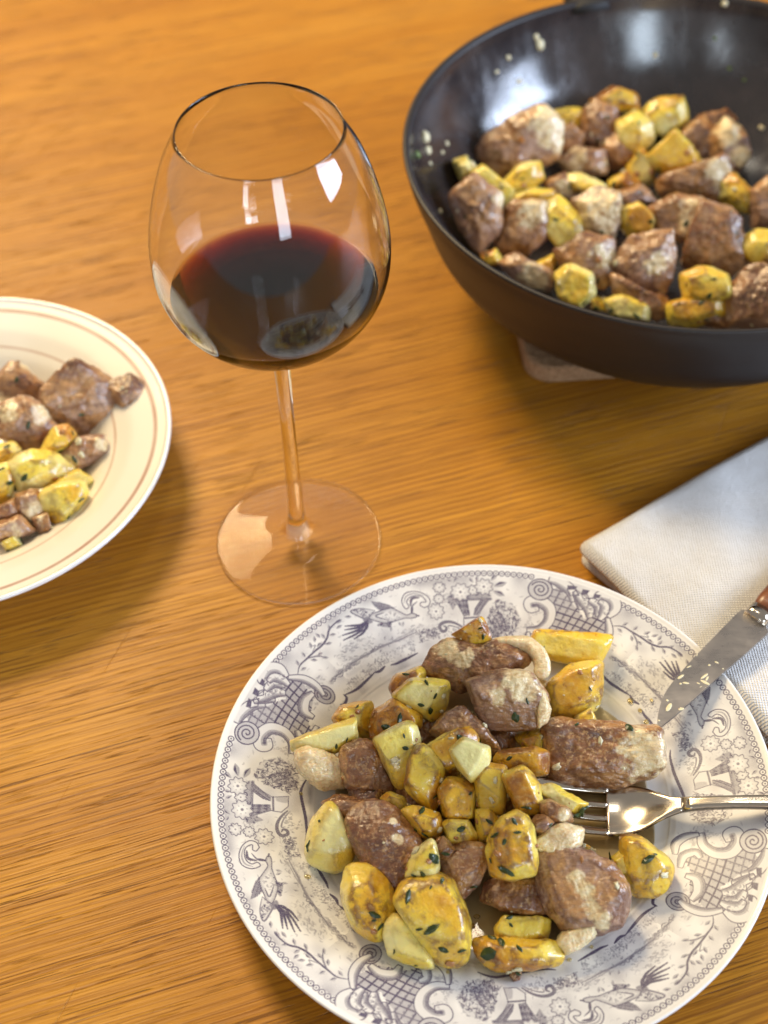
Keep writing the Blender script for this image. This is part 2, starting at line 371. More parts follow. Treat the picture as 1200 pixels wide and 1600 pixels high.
class Print:
    """one quarter of the plate border drawn as an ink-density field in (arc, radius)"""
    T0, T1, RI, RO, RM = math.radians(135), math.radians(225), .0795, .1228, .105
    def __init__(s, nx=720, ny=180):
        s.nx, s.ny = nx, ny; s.W = (s.T1-s.T0)*s.RM
        s.x = np.linspace(0, s.W, nx); s.y = np.linspace(s.RI, s.RO, ny)
        s.a = np.zeros((nx, ny)); s.rng = random.Random(5)
    @staticmethod
    def px(u, v):
        z = .016
        for _ in range(4):
            q = at(u, v, z); r = math.hypot(q[0]-PX, q[1]-PY); z = float(plate_z(r))
        th = math.atan2(q[1]-PY, q[0]-PX)
        return th, r
    def conv(s, pts, reg):
        ox, oy, k = reg; out = []
        for (u, v) in pts:
            th, r = s.px(ox+u/k, oy+v/k)
            th = (th-s.T0) % (2*math.pi)
            out.append((th, r))
        # bring the group into the quarter, all by the same turn
        m = sum(p[0] for p in out)/len(out); turn = math.floor(m/(math.pi/2))*(math.pi/2)
        return [((p[0]-turn)*s.RM, p[1]) for p in out]
    def _win(s, P, pad):
        for off in (-s.W, 0, s.W):
            Q = P+np.array([off, 0])
            x0, x1 = Q[:, 0].min()-pad, Q[:, 0].max()+pad; y0, y1 = Q[:, 1].min()-pad, Q[:, 1].max()+pad
            i0, i1 = np.searchsorted(s.x, [x0, x1]); j0, j1 = np.searchsorted(s.y, [y0, y1])
            if i1 > i0 and j1 > j0: yield Q, slice(i0, i1), slice(j0, j1), s.x[i0:i1, None], s.y[None, j0:j1]
    def stroke(s, P, w=.00022, dark=.8, taper=True, smooth=True):
        P = spline(P, 5) if smooth and len(P) > 2 else np.array(P, float)
        n = len(P); w = w*1.25; dark = min(1., dark*1.15)
        for Q, si, sj, X, Y in s._win(P, w*2+.0003):
            best = np.zeros((X.shape[0], Y.shape[1]))
            for i in range(n-1):
                a, b = Q[i], Q[i+1]; d = b-a; L = (d*d).sum()+1e-14
                tt = np.clip(((X-a[0])*d[0]+(Y-a[1])*d[1])/L, 0, 1)
                D = np.hypot(X-a[0]-tt*d[0], Y-a[1]-tt*d[1])
                g = (i+.5)/(n-1); ww = w*(1 if not taper else .45+1.1*math.sin(math.pi*min(1, max(0, g)))**.7)
                best = np.maximum(best, np.clip((ww-D)/.00018+.5, 0, 1))
            s.a[si, sj] = np.maximum(s.a[si, sj], best*dark)
    def fill(s, P, dark, soft=.0002, erase=False, smooth=True, grad=None):
        P = spline(list(P)+[P[0]], 5) if smooth else np.array(list(P)+[P[0]], float)
        for Q, si, sj, X, Y in s._win(P, .0006):
            ins = np.zeros((X.shape[0], Y.shape[1]), bool); D = np.full(ins.shape, 1.)
            for a, b in zip(Q[:-1], Q[1:]):
                if a[1] != b[1]:
                    cond = (a[1] > Y) != (b[1] > Y)
                    xi = (b[0]-a[0])*(Y-a[1])/(b[1]-a[1])+a[0]
                    ins ^= cond & (X < xi)
                d = b-a; L = (d*d).sum()+1e-14; tt = np.clip(((X-a[0])*d[0]+(Y-a[1])*d[1])/L, 0, 1)
                D = np.minimum(D, np.hypot(X-a[0]-tt*d[0], Y-a[1]-tt*d[1]))
            m = np.clip(np.where(ins, D, -D)/(2*soft)+.5, 0, 1)
            if grad is not None: m = m*(1-grad*np.clip(D/.002, 0, 1))
            if erase: s.a[si, sj] = s.a[si, sj]*(1-np.clip(np.where(ins, D, -D)/(2*soft)+.5, 0, 1))
            s.a[si, sj] = np.maximum(s.a[si, sj], m*dark)
    def hatch(s, P, ang, gap, dark=.5, w=.00011, jitter=.3):
        P = np.array(P, float); c = P.mean(0); d = np.array([math.cos(ang), math.sin(ang)]); n = np.array([-d[1], d[0]])
        k = (P-c)@n; g = k.min()+gap*.5
        PP = np.vstack([P, P[:1]])
        while g < k.max():
            xs = []
            for a, b in zip(PP[:-1], PP[1:]):
                ka, kb = (a-c)@n-g, (b-c)@n-g
                if ka*kb < 0: xs.append(((a+(b-a)*ka/(ka-kb))-c)@d)
            xs.sort()
            for a, b in zip(xs[::2], xs[1::2]):
                j = s.rng.uniform(-jitter, jitter)*gap
                s.stroke([c+d*(a+abs(j))+n*g, c+d*(b-abs(j))+n*(g+j*.4)], w, dark*s.rng.uniform(.75, 1.1), True, False)
            g += gap
    def leaf(s, c, ang, L, dark=.7):
        d = np.array([math.cos(ang), math.sin(ang)]); n = np.array([-d[1], d[0]]); c = np.array(c); L = L*1.35; dark = min(1, dark*1.2)
        P = [c-d*L*.5, c+n*L*.22-d*L*.05, c+d*L*.5, c-n*L*.22-d*L*.05]
        s.fill(P, dark*.55, .00015); s.fill([c-d*L*.45, c+n*L*.2, c+d*L*.45], dark, .00015, smooth=False)
    def flower(s, c, r, dots=True):
        c = np.array(c); n = 9
        out = [c+r*(1+.13*math.cos(n*t))*np.array([math.cos(t), math.sin(t)]) for t in np.linspace(0, 2*math.pi, 54, endpoint=False)]
        s.fill(out, .0, erase=True, smooth=False)
        s.fill(out, .34, .0002, smooth=False, grad=.9)
        s.stroke(out+[out[0]], .00018, .72, False, False)
        s.fill([c+r*.17*np.array([math.cos(t), math.sin(t)]) for t in np.linspace(0, 6.28, 10)[:-1]], .75, smooth=False)
        if dots:
            for k in range(6):
                t = k*math.pi/3+.3
                q = c+r*.5*np.array([math.cos(t), math.sin(t)])
                s.fill([q+r*.09*np.array([math.cos(z), math.sin(z)]) for z in (0, 1.57, 3.14, 4.71)], .6, smooth=False)
    def scribble(s, P, count, L, dark=.6, ang=None, spread=.7, w=.00016):
        P = np.array(P, float); lo, hi = P.min(0), P.max(0); PP = np.vstack([P, P[:1]]); k = 0; tries = 0
        while k < count and tries < count*20:
            tries += 1
            q = np.array([s.rng.uniform(lo[0], hi[0]), s.rng.uniform(lo[1], hi[1])]); ins = False
            for a, b in zip(PP[:-1], PP[1:]):
                if (a[1] > q[1]) != (b[1] > q[1]) and q[0] < (b[0]-a[0])*(q[1]-a[1])/(b[1]-a[1])+a[0]: ins = not ins
            if not ins: continue
            t = (s.rng.uniform(0, 6.28) if ang is None else ang+s.rng.uniform(-spread, spread)); l = L*s.rng.uniform(.4, 1.1)
            d = np.array([math.cos(t), math.sin(t)])*l; n = np.array([-d[1], d[0]])*s.rng.uniform(-.35, .35)
            s.stroke([q-d*.5, q+n, q+d*.5], w*s.rng.uniform(.7, 1.4), dark*s.rng.uniform(.5, 1.1)); k += 1

def draw_border():
    p = Print()
    A = (320, 1180, 5.335); B = (840, 1200, 3.333); Cg = (960, 1380, 5.0)
    a = lambda *q: p.conv(q, A); b = lambda *q: p.conv(q, B); c = lambda *q: p.conv(q, Cg)
    # faint washes
    n = vnoise(np.stack([np.repeat(p.x, p.ny), np.tile(p.y, p.nx), np.zeros(p.nx*p.ny)], 1), 160, 3).reshape(p.nx, p.ny)
    p.a += np.clip(.10+.17*n, 0, .27)
    p.a += .26*np.clip((p.y-.1125)/.006, 0, 1)[None, :]*(p.y < .1188)[None, :]*(.6+.4*n)
    # loose foliage and cloud tone behind the motifs
    n2 = vnoise(np.stack([np.repeat(p.x, p.ny), np.tile(p.y, p.nx), np.zeros(p.nx*p.ny)], 1), 75, 9).reshape(p.nx, p.ny)
    p.a += .16*np.clip(n2-.05, 0, 1)+.16*np.clip((.0925-p.y)/.008, 0, 1)[None, :]*(.6+.6*n)
    full = [(0, .082), (p.W, .082), (p.W, .117), (0, .117)]
    p.scribble(full, 520, .0022, .30, None, .7, .00013)
    for cx_, r0_, w_, h_ in ((.020, .098, .012, .006), (.052, .092, .010, .004), (.088, .108, .012, .004), (.118, .094, .014, .005), (.150, .099, .010, .006)):
        q = [(cx_+w_*math.cos(t)*(1+.2*math.sin(3*t)), r0_+h_*math.sin(t)) for t in np.linspace(0, 6.28, 13)[:-1]]
        p.fill(q, .17, .0016); p.scribble(q, 70, .0022, .45, .25, .5)
    # --- landscape band towards the well
    for k, (q, L_, ang, cnt) in enumerate([(a((400, 170), (470, 60), (640, 20), (760, 100), (800, 280), (700, 310), (560, 270), (480, 220)), .0024, None, 260),
                                    (a((520, 180), (700, 120), (760, 260), (600, 240)), .0022, 1.2, 120)]):
        p.fill(q, .22 if k == 0 else .4, .0006); p.scribble(q, cnt, L_, .75, ang)
    q = a((650, 690), (760, 680), (800, 850), (680, 870)); p.scribble(q, 90, .0015, .7)
    q = a((620, 480), (780, 450), (820, 640), (720, 660)); p.scribble(q, 50, .0013, .45)
    q = a((760, 900), (900, 900), (1040, 1180), (1060, 1330), (930, 1180)); p.scribble(q, 110, .0011, .5)
    q = c((20, 470), (120, 380), (300, 220), (330, 270), (150, 440), (30, 560)); p.scribble(q, 110, .0011, .55)
    q = c((40, 630), (230, 480), (460, 250), (470, 290), (260, 490), (60, 640)); p.fill(q, .35, .0006); p.scribble(q, 70, .004, .65, None if False else math.atan2(q[2][1]-q[0][1], q[2][0]-q[0][0]), .12)
    q = c((150, 440), (300, 330), (330, 360), (200, 460)); p.fill(q, .22, .001)
    p.stroke(a((700, 870), (745, 960), (770, 1000), (830, 1130), (920, 1270), (1060, 1440)), .00028, .6)
    p.stroke(a((680, 880), (730, 970), (770, 1040), (850, 1150), (950, 1330)), .00018, .5)
    # --- inner wavy border line with little breaks
    for q in (a((850, 200), (815, 260), (800, 310), (806, 360), (830, 470), (845, 560), (850, 660), (838, 720)), a((905, 885), (950, 960), (980, 1010), (1010, 1060), (1030, 1110)),
              c((320, 180), (250, 225), (200, 270), (140, 340), (90, 400)), c((90, 405), (40, 425), (0, 470)), c((330, 180), (300, 160), (310, 110), (345, 95))):
        p.stroke(q, .00038, .85)
    # --- urn with flowers
    urn = a((395, 225), (480, 300), (560, 350), (590, 350), (700, 345), (695, 430), (640, 475), (585, 470), (555, 462), (390, 510), (398, 400))
    p.fill(urn, .12, erase=True, smooth=False); p.stroke(urn+urn[:1], .0002, .7, False, False)
    for q in (a((402, 240), (550, 352), (550, 385), (480, 365), (405, 310)), a((398, 410), (545, 412), (552, 458), (392, 508))):
        p.fill(q, .42, smooth=False); p.hatch(q, math.atan2(q[1][1]-q[0][1], q[1][0]-q[0][0]), .00045, .85)
    q = a((590, 350), (700, 345), (690, 400), (600, 385)); p.fill(q, .45, .0005)
    p.stroke(a((570, 350), (572, 465)), .00025, .7); p.stroke(a((400, 225), (392, 510)), .0004, .6)
    q = a((560, 260), (680, 300), (720, 340), (560, 345), (490, 320)); p.stroke(q[:3], .0002, .5)
    q = a((330, 540), (400, 500), (490, 540), (440, 560), (360, 575)); p.fill(q, .6, .0004); p.scribble(q, 20, .001, .8)
    q = a((330, 240), (385, 220), (395, 420), (360, 440)); p.fill(q, .55, .0004); p.scribble(q, 30, .001, .8)
    for (x, y, r) in ((255, 620, 52), (300, 352, 48), (275, 258, 74), (312, 455, 82), (495, 680, 74), (370, 640, 46)):
        q = a((x, y), (x+r, y)); rr = math.hypot(q[1][0]-q[0][0], q[1][1]-q[0][1]); p.flower(q[0], rr, r > 60)
    for (x, y, x2, y2) in ((255, 80, 275, 165), (375, 115, 330, 180), (165, 140, 215, 185), (165, 295, 215, 305), (175, 360, 220, 340), (160, 450, 205, 490), (175, 545, 200, 510), (215, 570, 240, 600), (200, 640, 235, 650)):
        q = a((x, y), (x2, y2)); cc = ((q[0][0]+q[1][0])/2, (q[0][1]+q[1][1])/2); p.leaf(cc, math.atan2(q[1][1]-q[0][1], q[1][0]-q[0][0]), math.hypot(q[1][0]-q[0][0], q[1][1]-q[0][1]), .8)
    # --- C scrolls
    q = a((455, 770), (430, 728), (370, 715), (310, 760), (285, 840), (310, 915), (390, 948), (462, 925), (440, 895), (390, 908), (345, 875), (330, 820), (345, 770), (395, 748), (400, 790), (430, 800))
    p.fill(q, .10, erase=True); p.stroke(q+q[:1], .0002, .8, False)
    p.stroke(a((330, 760), (308, 840), (335, 905), (400, 930)), .0002, .5); p.stroke(a((350, 800), (360, 860), (430, 880)), .00035, .75); p.stroke(a((390, 820), (440, 870), (505, 885)), .0002, .7)
    q = a((690, 465), (640, 510), (605, 570), (605, 630), (640, 672), (690, 660), (685, 630), (655, 620), (640, 640)); p.stroke(q, .00045, .7); p.stroke(a((710, 470), (655, 540), (640, 600), (670, 600)), .0002, .6)
    p.stroke(a((700, 700), (740, 730), (720, 780), (690, 770)), .0003, .6)
    # --- bird
    body = a((520, 845), (545, 845), (558, 890), (560, 950), (590, 1030), (610, 1100), (590, 1180), (555, 1245), (520, 1215), (480, 1130), (450, 1050), (490, 980), (525, 925), (508, 880))
    p.fill(body, .06, erase=True); p.fill(body, .50, .0003, grad=.8); p.stroke(body+body[:1], .0002, .75, False)
    q = a((452, 1010), (405, 1090), (380, 1205), (440, 1175), (480, 1130)); p.fill(q, .3); p.hatch(q, math.atan2(q[2][1]-q[0][1], q[2][0]-q[0][0]), .0005, .85)
    q = a((550, 950), (600, 1050), (655, 1075), (635, 1175), (605, 1150), (590, 1050)); p.fill(q, .62, .0003); p.scribble(q, 24, .001, .9)
    q = a((480, 1180), (460, 1300), (495, 1385), (560, 1290), (570, 1250), (520, 1215)); p.fill(q, .22, erase=True); p.stroke(q+q[:1], .0002, .7); p.scribble(q, 30, .0012, .75)
    q = a((540, 1240), (600, 1210), (620, 1270), (560, 1290)); p.fill(q, .7, .0003)
    for e in ((650, 1445), (690, 1450), (750, 1475), (800, 1470), (782, 1380), (640, 1400), (710, 1330)):
        q = a((585, 1250), ((585+e[0])/2+18, (1250+e[1])/2-22), e); p.stroke(q, .0003, .8)
        qq = spline(q, 7)
        for z in qq[3:-1]: p.stroke([z, z+np.array([.0007, .0004])], .00014, .7, False, False)
    p.stroke(a((510, 880), (470, 872), (440, 868)), .00028, .8); p.stroke(a((530, 845), (535, 825)), .0002, .8)
    q = a((520, 868), (530, 868)); p.leaf(q[0], 0, .0006, 1.)
    p.scribble(a((480, 1040), (560, 980), (590, 1120), (540, 1180)), 26, .0011, .5)
    p.stroke(a((500, 1110), (540, 1180), (580, 1080)), .0002, .7)
    for (x, y, x2, y2) in ((580, 955, 650, 970), (590, 1000, 640, 980), (720, 1070, 800, 1065), (730, 1120, 790, 1135), (800, 1110, 860, 1100), (640, 1060, 700, 1075), (870, 1160, 915, 1190), (990, 1140, 1010, 1200)):
        q = a((x, y), (x2, y2)); p.leaf(((q[0][0]+q[1][0])/2, (q[0][1]+q[1][1])/2), math.atan2(q[1][1]-q[0][1], q[1][0]-q[0][0]), .0022, .7)
    # --- leafy branch
    p.stroke(c((770, 258), (768, 330), (720, 400), (660, 480), (600, 550), (570, 620), (565, 690), (500, 780), (470, 795)), .00026, .8)
    p.stroke(c((720, 400), (640, 440), (560, 452)), .0002, .7); p.stroke(c((680, 470), (665, 530), (690, 520)), .00016, .6); p.stroke(c((600, 550), (550, 575)), .00016, .6)
    for (x, y, an) in ((728, 312, 40), (795, 350, -50), (650, 405, 10), (552, 445, 15), (606, 466, 40), (755, 430, -45), (710, 522, -60), (630, 545, 50), (545, 570, 30), (685, 582, -70), (610, 622, -40), (525, 652, 20), (570, 708, -60), (478, 730, 40), (488, 772, 40), (660, 620, -30), (410, 830, 10)):
        q = c((x, y), (x+10*math.cos(math.radians(an)), y-10*math.sin(math.radians(an)))); p.leaf(q[0], math.atan2(q[1][1]-q[0][1], q[1][0]-q[0][0]), .0026, .8)
    # --- bead edging: dark ring, white bead, dark eye; interrupted at the scroll cartouche
    cl = b((1175, 330), (1090, 800)); cs = sorted(((cl[0][0]) % p.W, (cl[1][0]) % p.W))
    nb = 64
    for k in range(nb):
        x0 = (k+.5)*p.W/nb
        if cs[0] < x0 < cs[1]: continue
        e = np.hypot((p.x[:, None]-x0)*.1198/p.RM, p.y[None, :]-.1203)
        ring = np.clip((.00152-e)/.0002+.5, 0, 1)*np.clip((e-.00095)/.0002+.5, 0, 1); eye = np.clip((.00045-e)/.0002+.5, 0, 1)
        inside = e < .00135
        p.a = np.where(inside, 0, p.a); p.a = np.maximum(p.a, np.maximum(ring, eye)*.88)
    # --- cartouche: diaper lattice framed by scrolls
    lat = b((740, 440), (850, 425), (1000, 455), (1090, 410), (1150, 470), (1040, 560), (950, 620), (985, 745), (870, 735), (790, 640), (800, 540))
    p.fill(lat, .0, erase=True, smooth=False); p.fill(lat, .46, .0003, smooth=False)
    g0 = b((850, 480), (895, 495)); g1 = b((850, 480), (835, 525))
    e1 = np.array(g0[1])-np.array(g0[0]); e2 = np.array(g1[1])-np.array(g1[0]); o0 = np.array(g0[0])
    p.hatch(lat, math.atan2(e1[1], e1[0]), .0036, .85, .00022, 0); p.hatch(lat, math.atan2(e2[1], e2[0]), .0036, .85, .00022, 0)
    p.hatch(lat, math.atan2(e1[1], e1[0]), .00060, .42, .00012, .2)
    L = np.array(lat)
    for i in range(-8, 14):
        for j in range(-8, 14):
            q = L.mean(0)+e1/np.linalg.norm(e1)*.0036*i+e2/np.linalg.norm(e2)*.0036*j
            ins = False
            for u0, u1 in zip(L, np.vstack([L[1:], L[:1]])):
                if (u0[1] > q[1]) != (u1[1] > q[1]) and q[0] < (u1[0]-u0[0])*(q[1]-u0[1])/(u1[1]-u0[1])+u0[0]: ins = not ins
            if ins: p.fill([q+np.array(d)*.0007 for d in ((-1, -.7), (1, -.7), (1, .7), (-1, .7))], .8, smooth=False)
    def ring_curl(cx, cy, r, dark):
        q = b((cx, cy), (cx+r, cy)); c0 = np.array(q[0]); R_ = math.hypot(q[1][0]-q[0][0], q[1][1]-q[0][1])
        disc = [c0+R_*np.array([math.cos(t), math.sin(t)]) for t in np.linspace(0, 6.283, 30)[:-1]]
        p.fill(disc, dark, erase=True, smooth=False); p.stroke(disc+disc[:1], .00024, .85, False, False)
        sp = [c0+R_*(1-t/14.5)*np.array([math.cos(t+.4), math.sin(t+.4)])*.8 for t in np.linspace(0, 13, 46)]
        p.stroke(sp, .00030, .8, False, False)
        p.stroke([c0+R_*(.62-t/20)*np.array([math.cos(t+2.4), math.sin(t+2.4)])*.8 for t in np.linspace(0, 9, 30)], .0002, .0, False, False)
    def tube(pts, w, tone=.14):
        P = spline(b(*pts), 7); T = np.gradient(P, axis=0); T /= np.linalg.norm(T, axis=1)[:, None]+1e-12; N = np.stack([-T[:, 1], T[:, 0]], 1)
        ww = (w*(.35+.65*np.sin(np.linspace(.25, 2.9, len(P)))))[:, None]
        out = list(P+N*ww)+list((P-N*ww)[::-1])
        p.fill(out, tone, erase=True, smooth=False); p.stroke(out+out[:1], .0002, .8, False, False)
        p.stroke(list(P-N*ww*.5), .00045, .45); p.stroke(list(P-N*ww*.75), .00035, .65)
    tube(((850, 340), (862, 400), (920, 442), (1000, 440), (1045, 385), (1030, 335), (990, 345), (1000, 385)), .0030)
    tube(((715, 450), (720, 395), (770, 358), (840, 345)), .0022); tube(((740, 520), (760, 460), (820, 440), (850, 470)), .0022, .15); tube(((770, 560), (830, 580), (840, 640), (800, 690)), .0026)
    tube(((1060, 560), (1130, 540), (1180, 480), (1195, 420)), .0028); tube(((1010, 600), (1080, 585), (1130, 560)), .0020)
    ring_curl(1122, 382, 70, .38)
    p.scribble(b((870, 330), (1000, 330), (990, 420), (900, 420)), 36, .0015, .4)
    ring_curl(730, 695, 62, .52)
    tube(((735, 690), (790, 730), (870, 752), (965, 740)), .0022)
    tube(((960, 650), (1020, 640), (1080, 600), (1110, 575)), .0026); tube(((970, 690), (1040, 690), (1080, 640)), .0024); tube(((975, 740), (1030, 775), (1090, 760), (1112, 700), (1085, 680)), .0030)
    tube(((950, 700), (1000, 720), (1050, 720), (1075, 690)), .0022)
    p.scribble(b((960, 640), (1090, 590), (1100, 740), (990, 760)), 50, .0016, .6)
    for q in (b((1140, 520), (1168, 520), (1165, 575), (1145, 560)), b((1118, 595), (1150, 600), (1145, 640), (1115, 625)), b((1095, 655), (1125, 665), (1118, 700), (1095, 690))):
        p.fill(q, .92, .00015, smooth=False)
    for q in (b((1100, 540), (1140, 520), (1145, 560), (1105, 585)), b((1085, 610), (1118, 595), (1115, 625), (1090, 640))): p.stroke(q+q[:1], .0002, .8, False, False)
    p.scribble(b((640, 690), (690, 640), (700, 600), (660, 640)), 20, .001, .4)
    # clean outer and inner limits
    lim = np.clip((p.y-.0800)/.0012, 0, 1)*np.clip((.1222-p.y)/.0006, 0, 1)
    p.a *= lim[None, :]
    return p
def build_print():
    p = draw_border()
    th = p.T0+p.x/p.RM; R_ = p.y
    z = plate_z(R_)+.00018
    X = np.cos(th)[:, None]*R_; Y = np.sin(th)[:, None]*R_; Z = np.repeat(z[None], p.nx, 0)
    V = np.stack([X, Y, Z], -1).reshape(-1, 3)
    i = np.arange(p.nx-1)[:, None]*p.ny+np.arange(p.ny-1)[None]
    F = np.stack([i, i+1, i+p.ny+1, i+p.ny], -1).reshape(-1, 4)[:, ::-1]
    o = link_mesh('printed_border', V, F, M['print'], plate, attrs={'ink': p.a.reshape(-1)})
    for k in range(1, 4):
        d = o.copy(); COL.objects.link(d); d.parent = plate; d.rotation_euler = (0, 0, k*math.pi/2)
build_print()

# ------------------------------------------------------------------ left plate
LX, LY, LR = -.2296, .5647, .1173
def left_z(r): return np.interp(r, [0, .060, .068, .080, .095, .110, .1155], [.0075, .0080, .0100, .0190, .0250, .0292, .0305])
lp = tag(thing('soup_plate', (LX, LY, 0)), 'cream soup plate with thin brown rings round its rim, cut by the photo edge', 'plate')
prof = [(r, float(left_z(r))) for r in np.concatenate([np.linspace(.001, .058, 6), np.linspace(.060, .1140, 26)])]
v, f = lathe(prof, 128, True); link_mesh('plate_body', v, f, M['cream'], lp)
v, f = lathe([(.1140, .0301), (.1150, .0312), (.1162, .0318), (.1171, .0313), (.1173, .0303), (.1166, .0292), (.110, .0262), (.095, .0215), (.080, .0150), (.068, .0065), (.064, .0030), (.063, .0003), (.060, .0003), (.058, .0035), (.02, .0038), (.001, .0038)], 128, False, True)
link_mesh('rolled_lip', v, f, M['lip'], lp)

# ------------------------------------------------------------------ wine glass
GX, GY = -.0452, .5138
gl = tag(thing('wine_glass', (GX, GY, 0)), 'clear balloon wine glass on a long stem holding red wine', 'wine glass')
bowl_out = spline([(.0050, .1365), (.0064, .1405), (.0140, .1428), (.0275, .1485), (.0390, .1578), (.0466, .1685), (.0507, .1798), (.0519, .1910), (.0511, .2040), (.0475, .2210), (.0418, .2380), (.0343, .2528)], 7)
def inward(P, w0, w1):
    T = np.gradient(P, axis=0); T /= np.linalg.norm(T, axis=1)[:, None]; N = np.stack([-T[:, 1], T[:, 0]], 1)
    return P+N*np.linspace(w0, w1, len(P))[:, None]
bo = bowl_out
seg = bo[bo[:, 1] > .1440]
bi = inward(seg, .0016, .0007)
WZ = .1715                                  # wine level: above it the inner wall is glass to air, below it the wine's own skin is the wall
inner_air = [(p[0], p[1]) for p in bi[::-1] if p[1] > WZ+.0002]
rw = float(np.interp(WZ, [q[1] for q in bi], [q[0] for q in bi]))
rimz = seg[-1]
rim_pts = [(rimz[0]-.0001, rimz[1]+.0003), (rimz[0]-.0003, rimz[1]+.0004), (rimz[0]-.00055, rimz[1]+.0003)]
prof = [tuple(q) for q in bo]+rim_pts+inner_air+[(rw, WZ)]
v, f = lathe(prof, 144); link_mesh('bowl', v, f, M['glass'], gl)
stem = spline([(.0078, .0085), (.0058, .0120), (.0046, .0180), (.0040, .0300), (.0036, .0600), (.0036, .1000), (.0040, .1250), (.0045, .1330), (.0050, .1365)], 6)
v, f = lathe([tuple(q) for q in stem], 64); link_mesh('stem', v, f, M['glass'], gl)
foot = [(.0006, .0006), (.030, .0004), (.0415, .0003), (.0428, .0006), (.0432, .0013), (.0428, .0020), (.0410, .0024), (.032, .0029), (.022, .0037), (.015, .0049), (.0108, .0063), (.0078, .0085)]
v, f = lathe([tuple(q) for q in spline(foot, 4)], 144, True); link_mesh('foot', v, f, M['foot'], gl)
# the wine fills the bowl and wets its wall
side_ = [(.0005, .1437), (.0060, .1440), (.0120, .1450)]+[(q[0], q[1]) for q in bi if .0135 < q[0] and q[1] < WZ-.0002]+[(rw, WZ)]
top_ = [(rw-.00001, WZ+.00001), (rw-.0005, WZ-.0004), (rw-.0016, WZ-.0007), (rw*.5, WZ-.0007), (.0005, WZ-.0007)]
v, f = lathe(side_+top_, 144, True, True)
ri = np.repeat(np.array([1.345/1.48]*len(side_)+[1.345]*len(top_)), 144)
wine = link_mesh('red_wine', v, f, M['wine'], attrs={'rel_index': ri}); wine.location = (GX, GY, 0)
tag(wine, 'dark red wine filling the lower part of the balloon glass', 'wine')

# ------------------------------------------------------------------ wok on a cork trivet
KX, KY = .1799, .7167
wk = tag(thing('wok', (KX, KY, 0)), 'deep dark brown wok full of meat and potatoes', 'wok')
wok_out = spline([(.001, .0125), (.072, .0125), (.090, .0140), (.111, .0200), (.131, .0325), (.1460, .0500), (.1535, .0700), (.1600, .0880), (.1622, .0975)], 6)
wok_in = spline([(.1592, .0985), (.1568, .0885), (.1500, .0705), (.1392, .0510), (.1230, .0345), (.1035, .0232), (.084, .0175), (.068, .0160), (.001, .0160)], 6)
def wok_floor(r): q = wok_in[::-1]; return float(np.interp(r, q[:, 0], q[:, 1]))
v, f = lathe([tuple(q) for q in wok_out]+[(.1628, .0990), (.1630, .1002), (.1620, .1010), (.1604, .1006), (.1590, .0985)], 160, True); link_mesh('outer_wall', v, f, M['pan_out'], wk)
v, f = lathe([tuple(q) for q in wok_in], 160, False, True); link_mesh('coated_inside', v, f, M['pan_in'], wk)
def sweep(path, w, h, n=12):
    """rounded bar along a path of 3D points"""
    P = np.array(path, float); T = np.gradient(P, axis=0); T /= np.linalg.norm(T, axis=1)[:, None]
    up = np.array([0, 0, 1.]); S = np.cross(T, up); S /= np.linalg.norm(S, axis=1)[:, None]; Ux = np.cross(S, T)
    t = np.linspace(0, 2*np.pi, n, endpoint=False); w = np.broadcast_to(w, len(P)); h = np.broadcast_to(h, len(P))
    ct, st = np.sign(np.cos(t))*np.abs(np.cos(t))**.7, np.sign(np.sin(t))*np.abs(np.sin(t))**.7
    V = (P[:, None]+S[:, None]*(ct[None, :, None]*w[:, None, None])+Ux[:, None]*(st[None, :, None]*h[:, None, None])).reshape(-1, 3)
    F = [(i*n+j, i*n+(j+1) % n, (i+1)*n+(j+1) % n, (i+1)*n+j) for i in range(len(P)-1) for j in range(n)]
    F += [tuple(range(n))[::-1], tuple(range((len(P)-1)*n, len(P)*n))]
    return V, F
ha = math.radians(104); hd = np.array([math.cos(ha), math.sin(ha), 0])
pth = [hd*.158+np.array([0, 0, .092]), hd*.168+np.array([0, 0, .0955]), hd*.19+np.array([0, 0, .104]), hd*.24+np.array([0, 0, .118]), hd*.33+np.array([0, 0, .135])]
v, f = sweep(spline(pth, 5), .013, .008, 16); link_mesh('handle', v, f, M['handle'], wk)

def rounded_rect(w, h, r, n=6):
    P = []
    for cx, cy, a0 in ((w-r, h-r, 0), (-w+r, h-r, 90), (-w+r, -h+r, 180), (w-r, -h+r, 270)):
        for k in range(n+1):
            t = math.radians(a0+90*k/n); P.append((cx+r*math.cos(t), cy+r*math.sin(t)))
    return P
q0 = at(838, 578, .006); rz = math.radians(3)
W_ = .088
ring = rounded_rect(W_, W_, .016); n = len(ring); levels = [(1.-.02, .0002), (1., .0012), (1., .0108), (.985, .0120)]
V = [(x*s_, y*s_, z) for s_, z in levels for x, y in ring]
F = [(i*n+j, i*n+(j+1) % n, (i+1)*n+(j+1) % n, (i+1)*n+j) for i in range(3) for j in range(n)]+[tuple(range(n))[::-1], tuple(range(3*n, 4*n))]
triv = link_mesh('cork_trivet', V, F, M['cork'], smooth=False)
R2 = Matrix.Rotation(rz, 2); off = R2 @ Vector((-W_+.006, -W_+.006)); triv.location = (q0[0]-off.x, q0[1]-off.y, 0); triv.rotation_euler = (0, 0, rz)
tag(triv, 'square brown cork trivet under the wok', 'trivet')

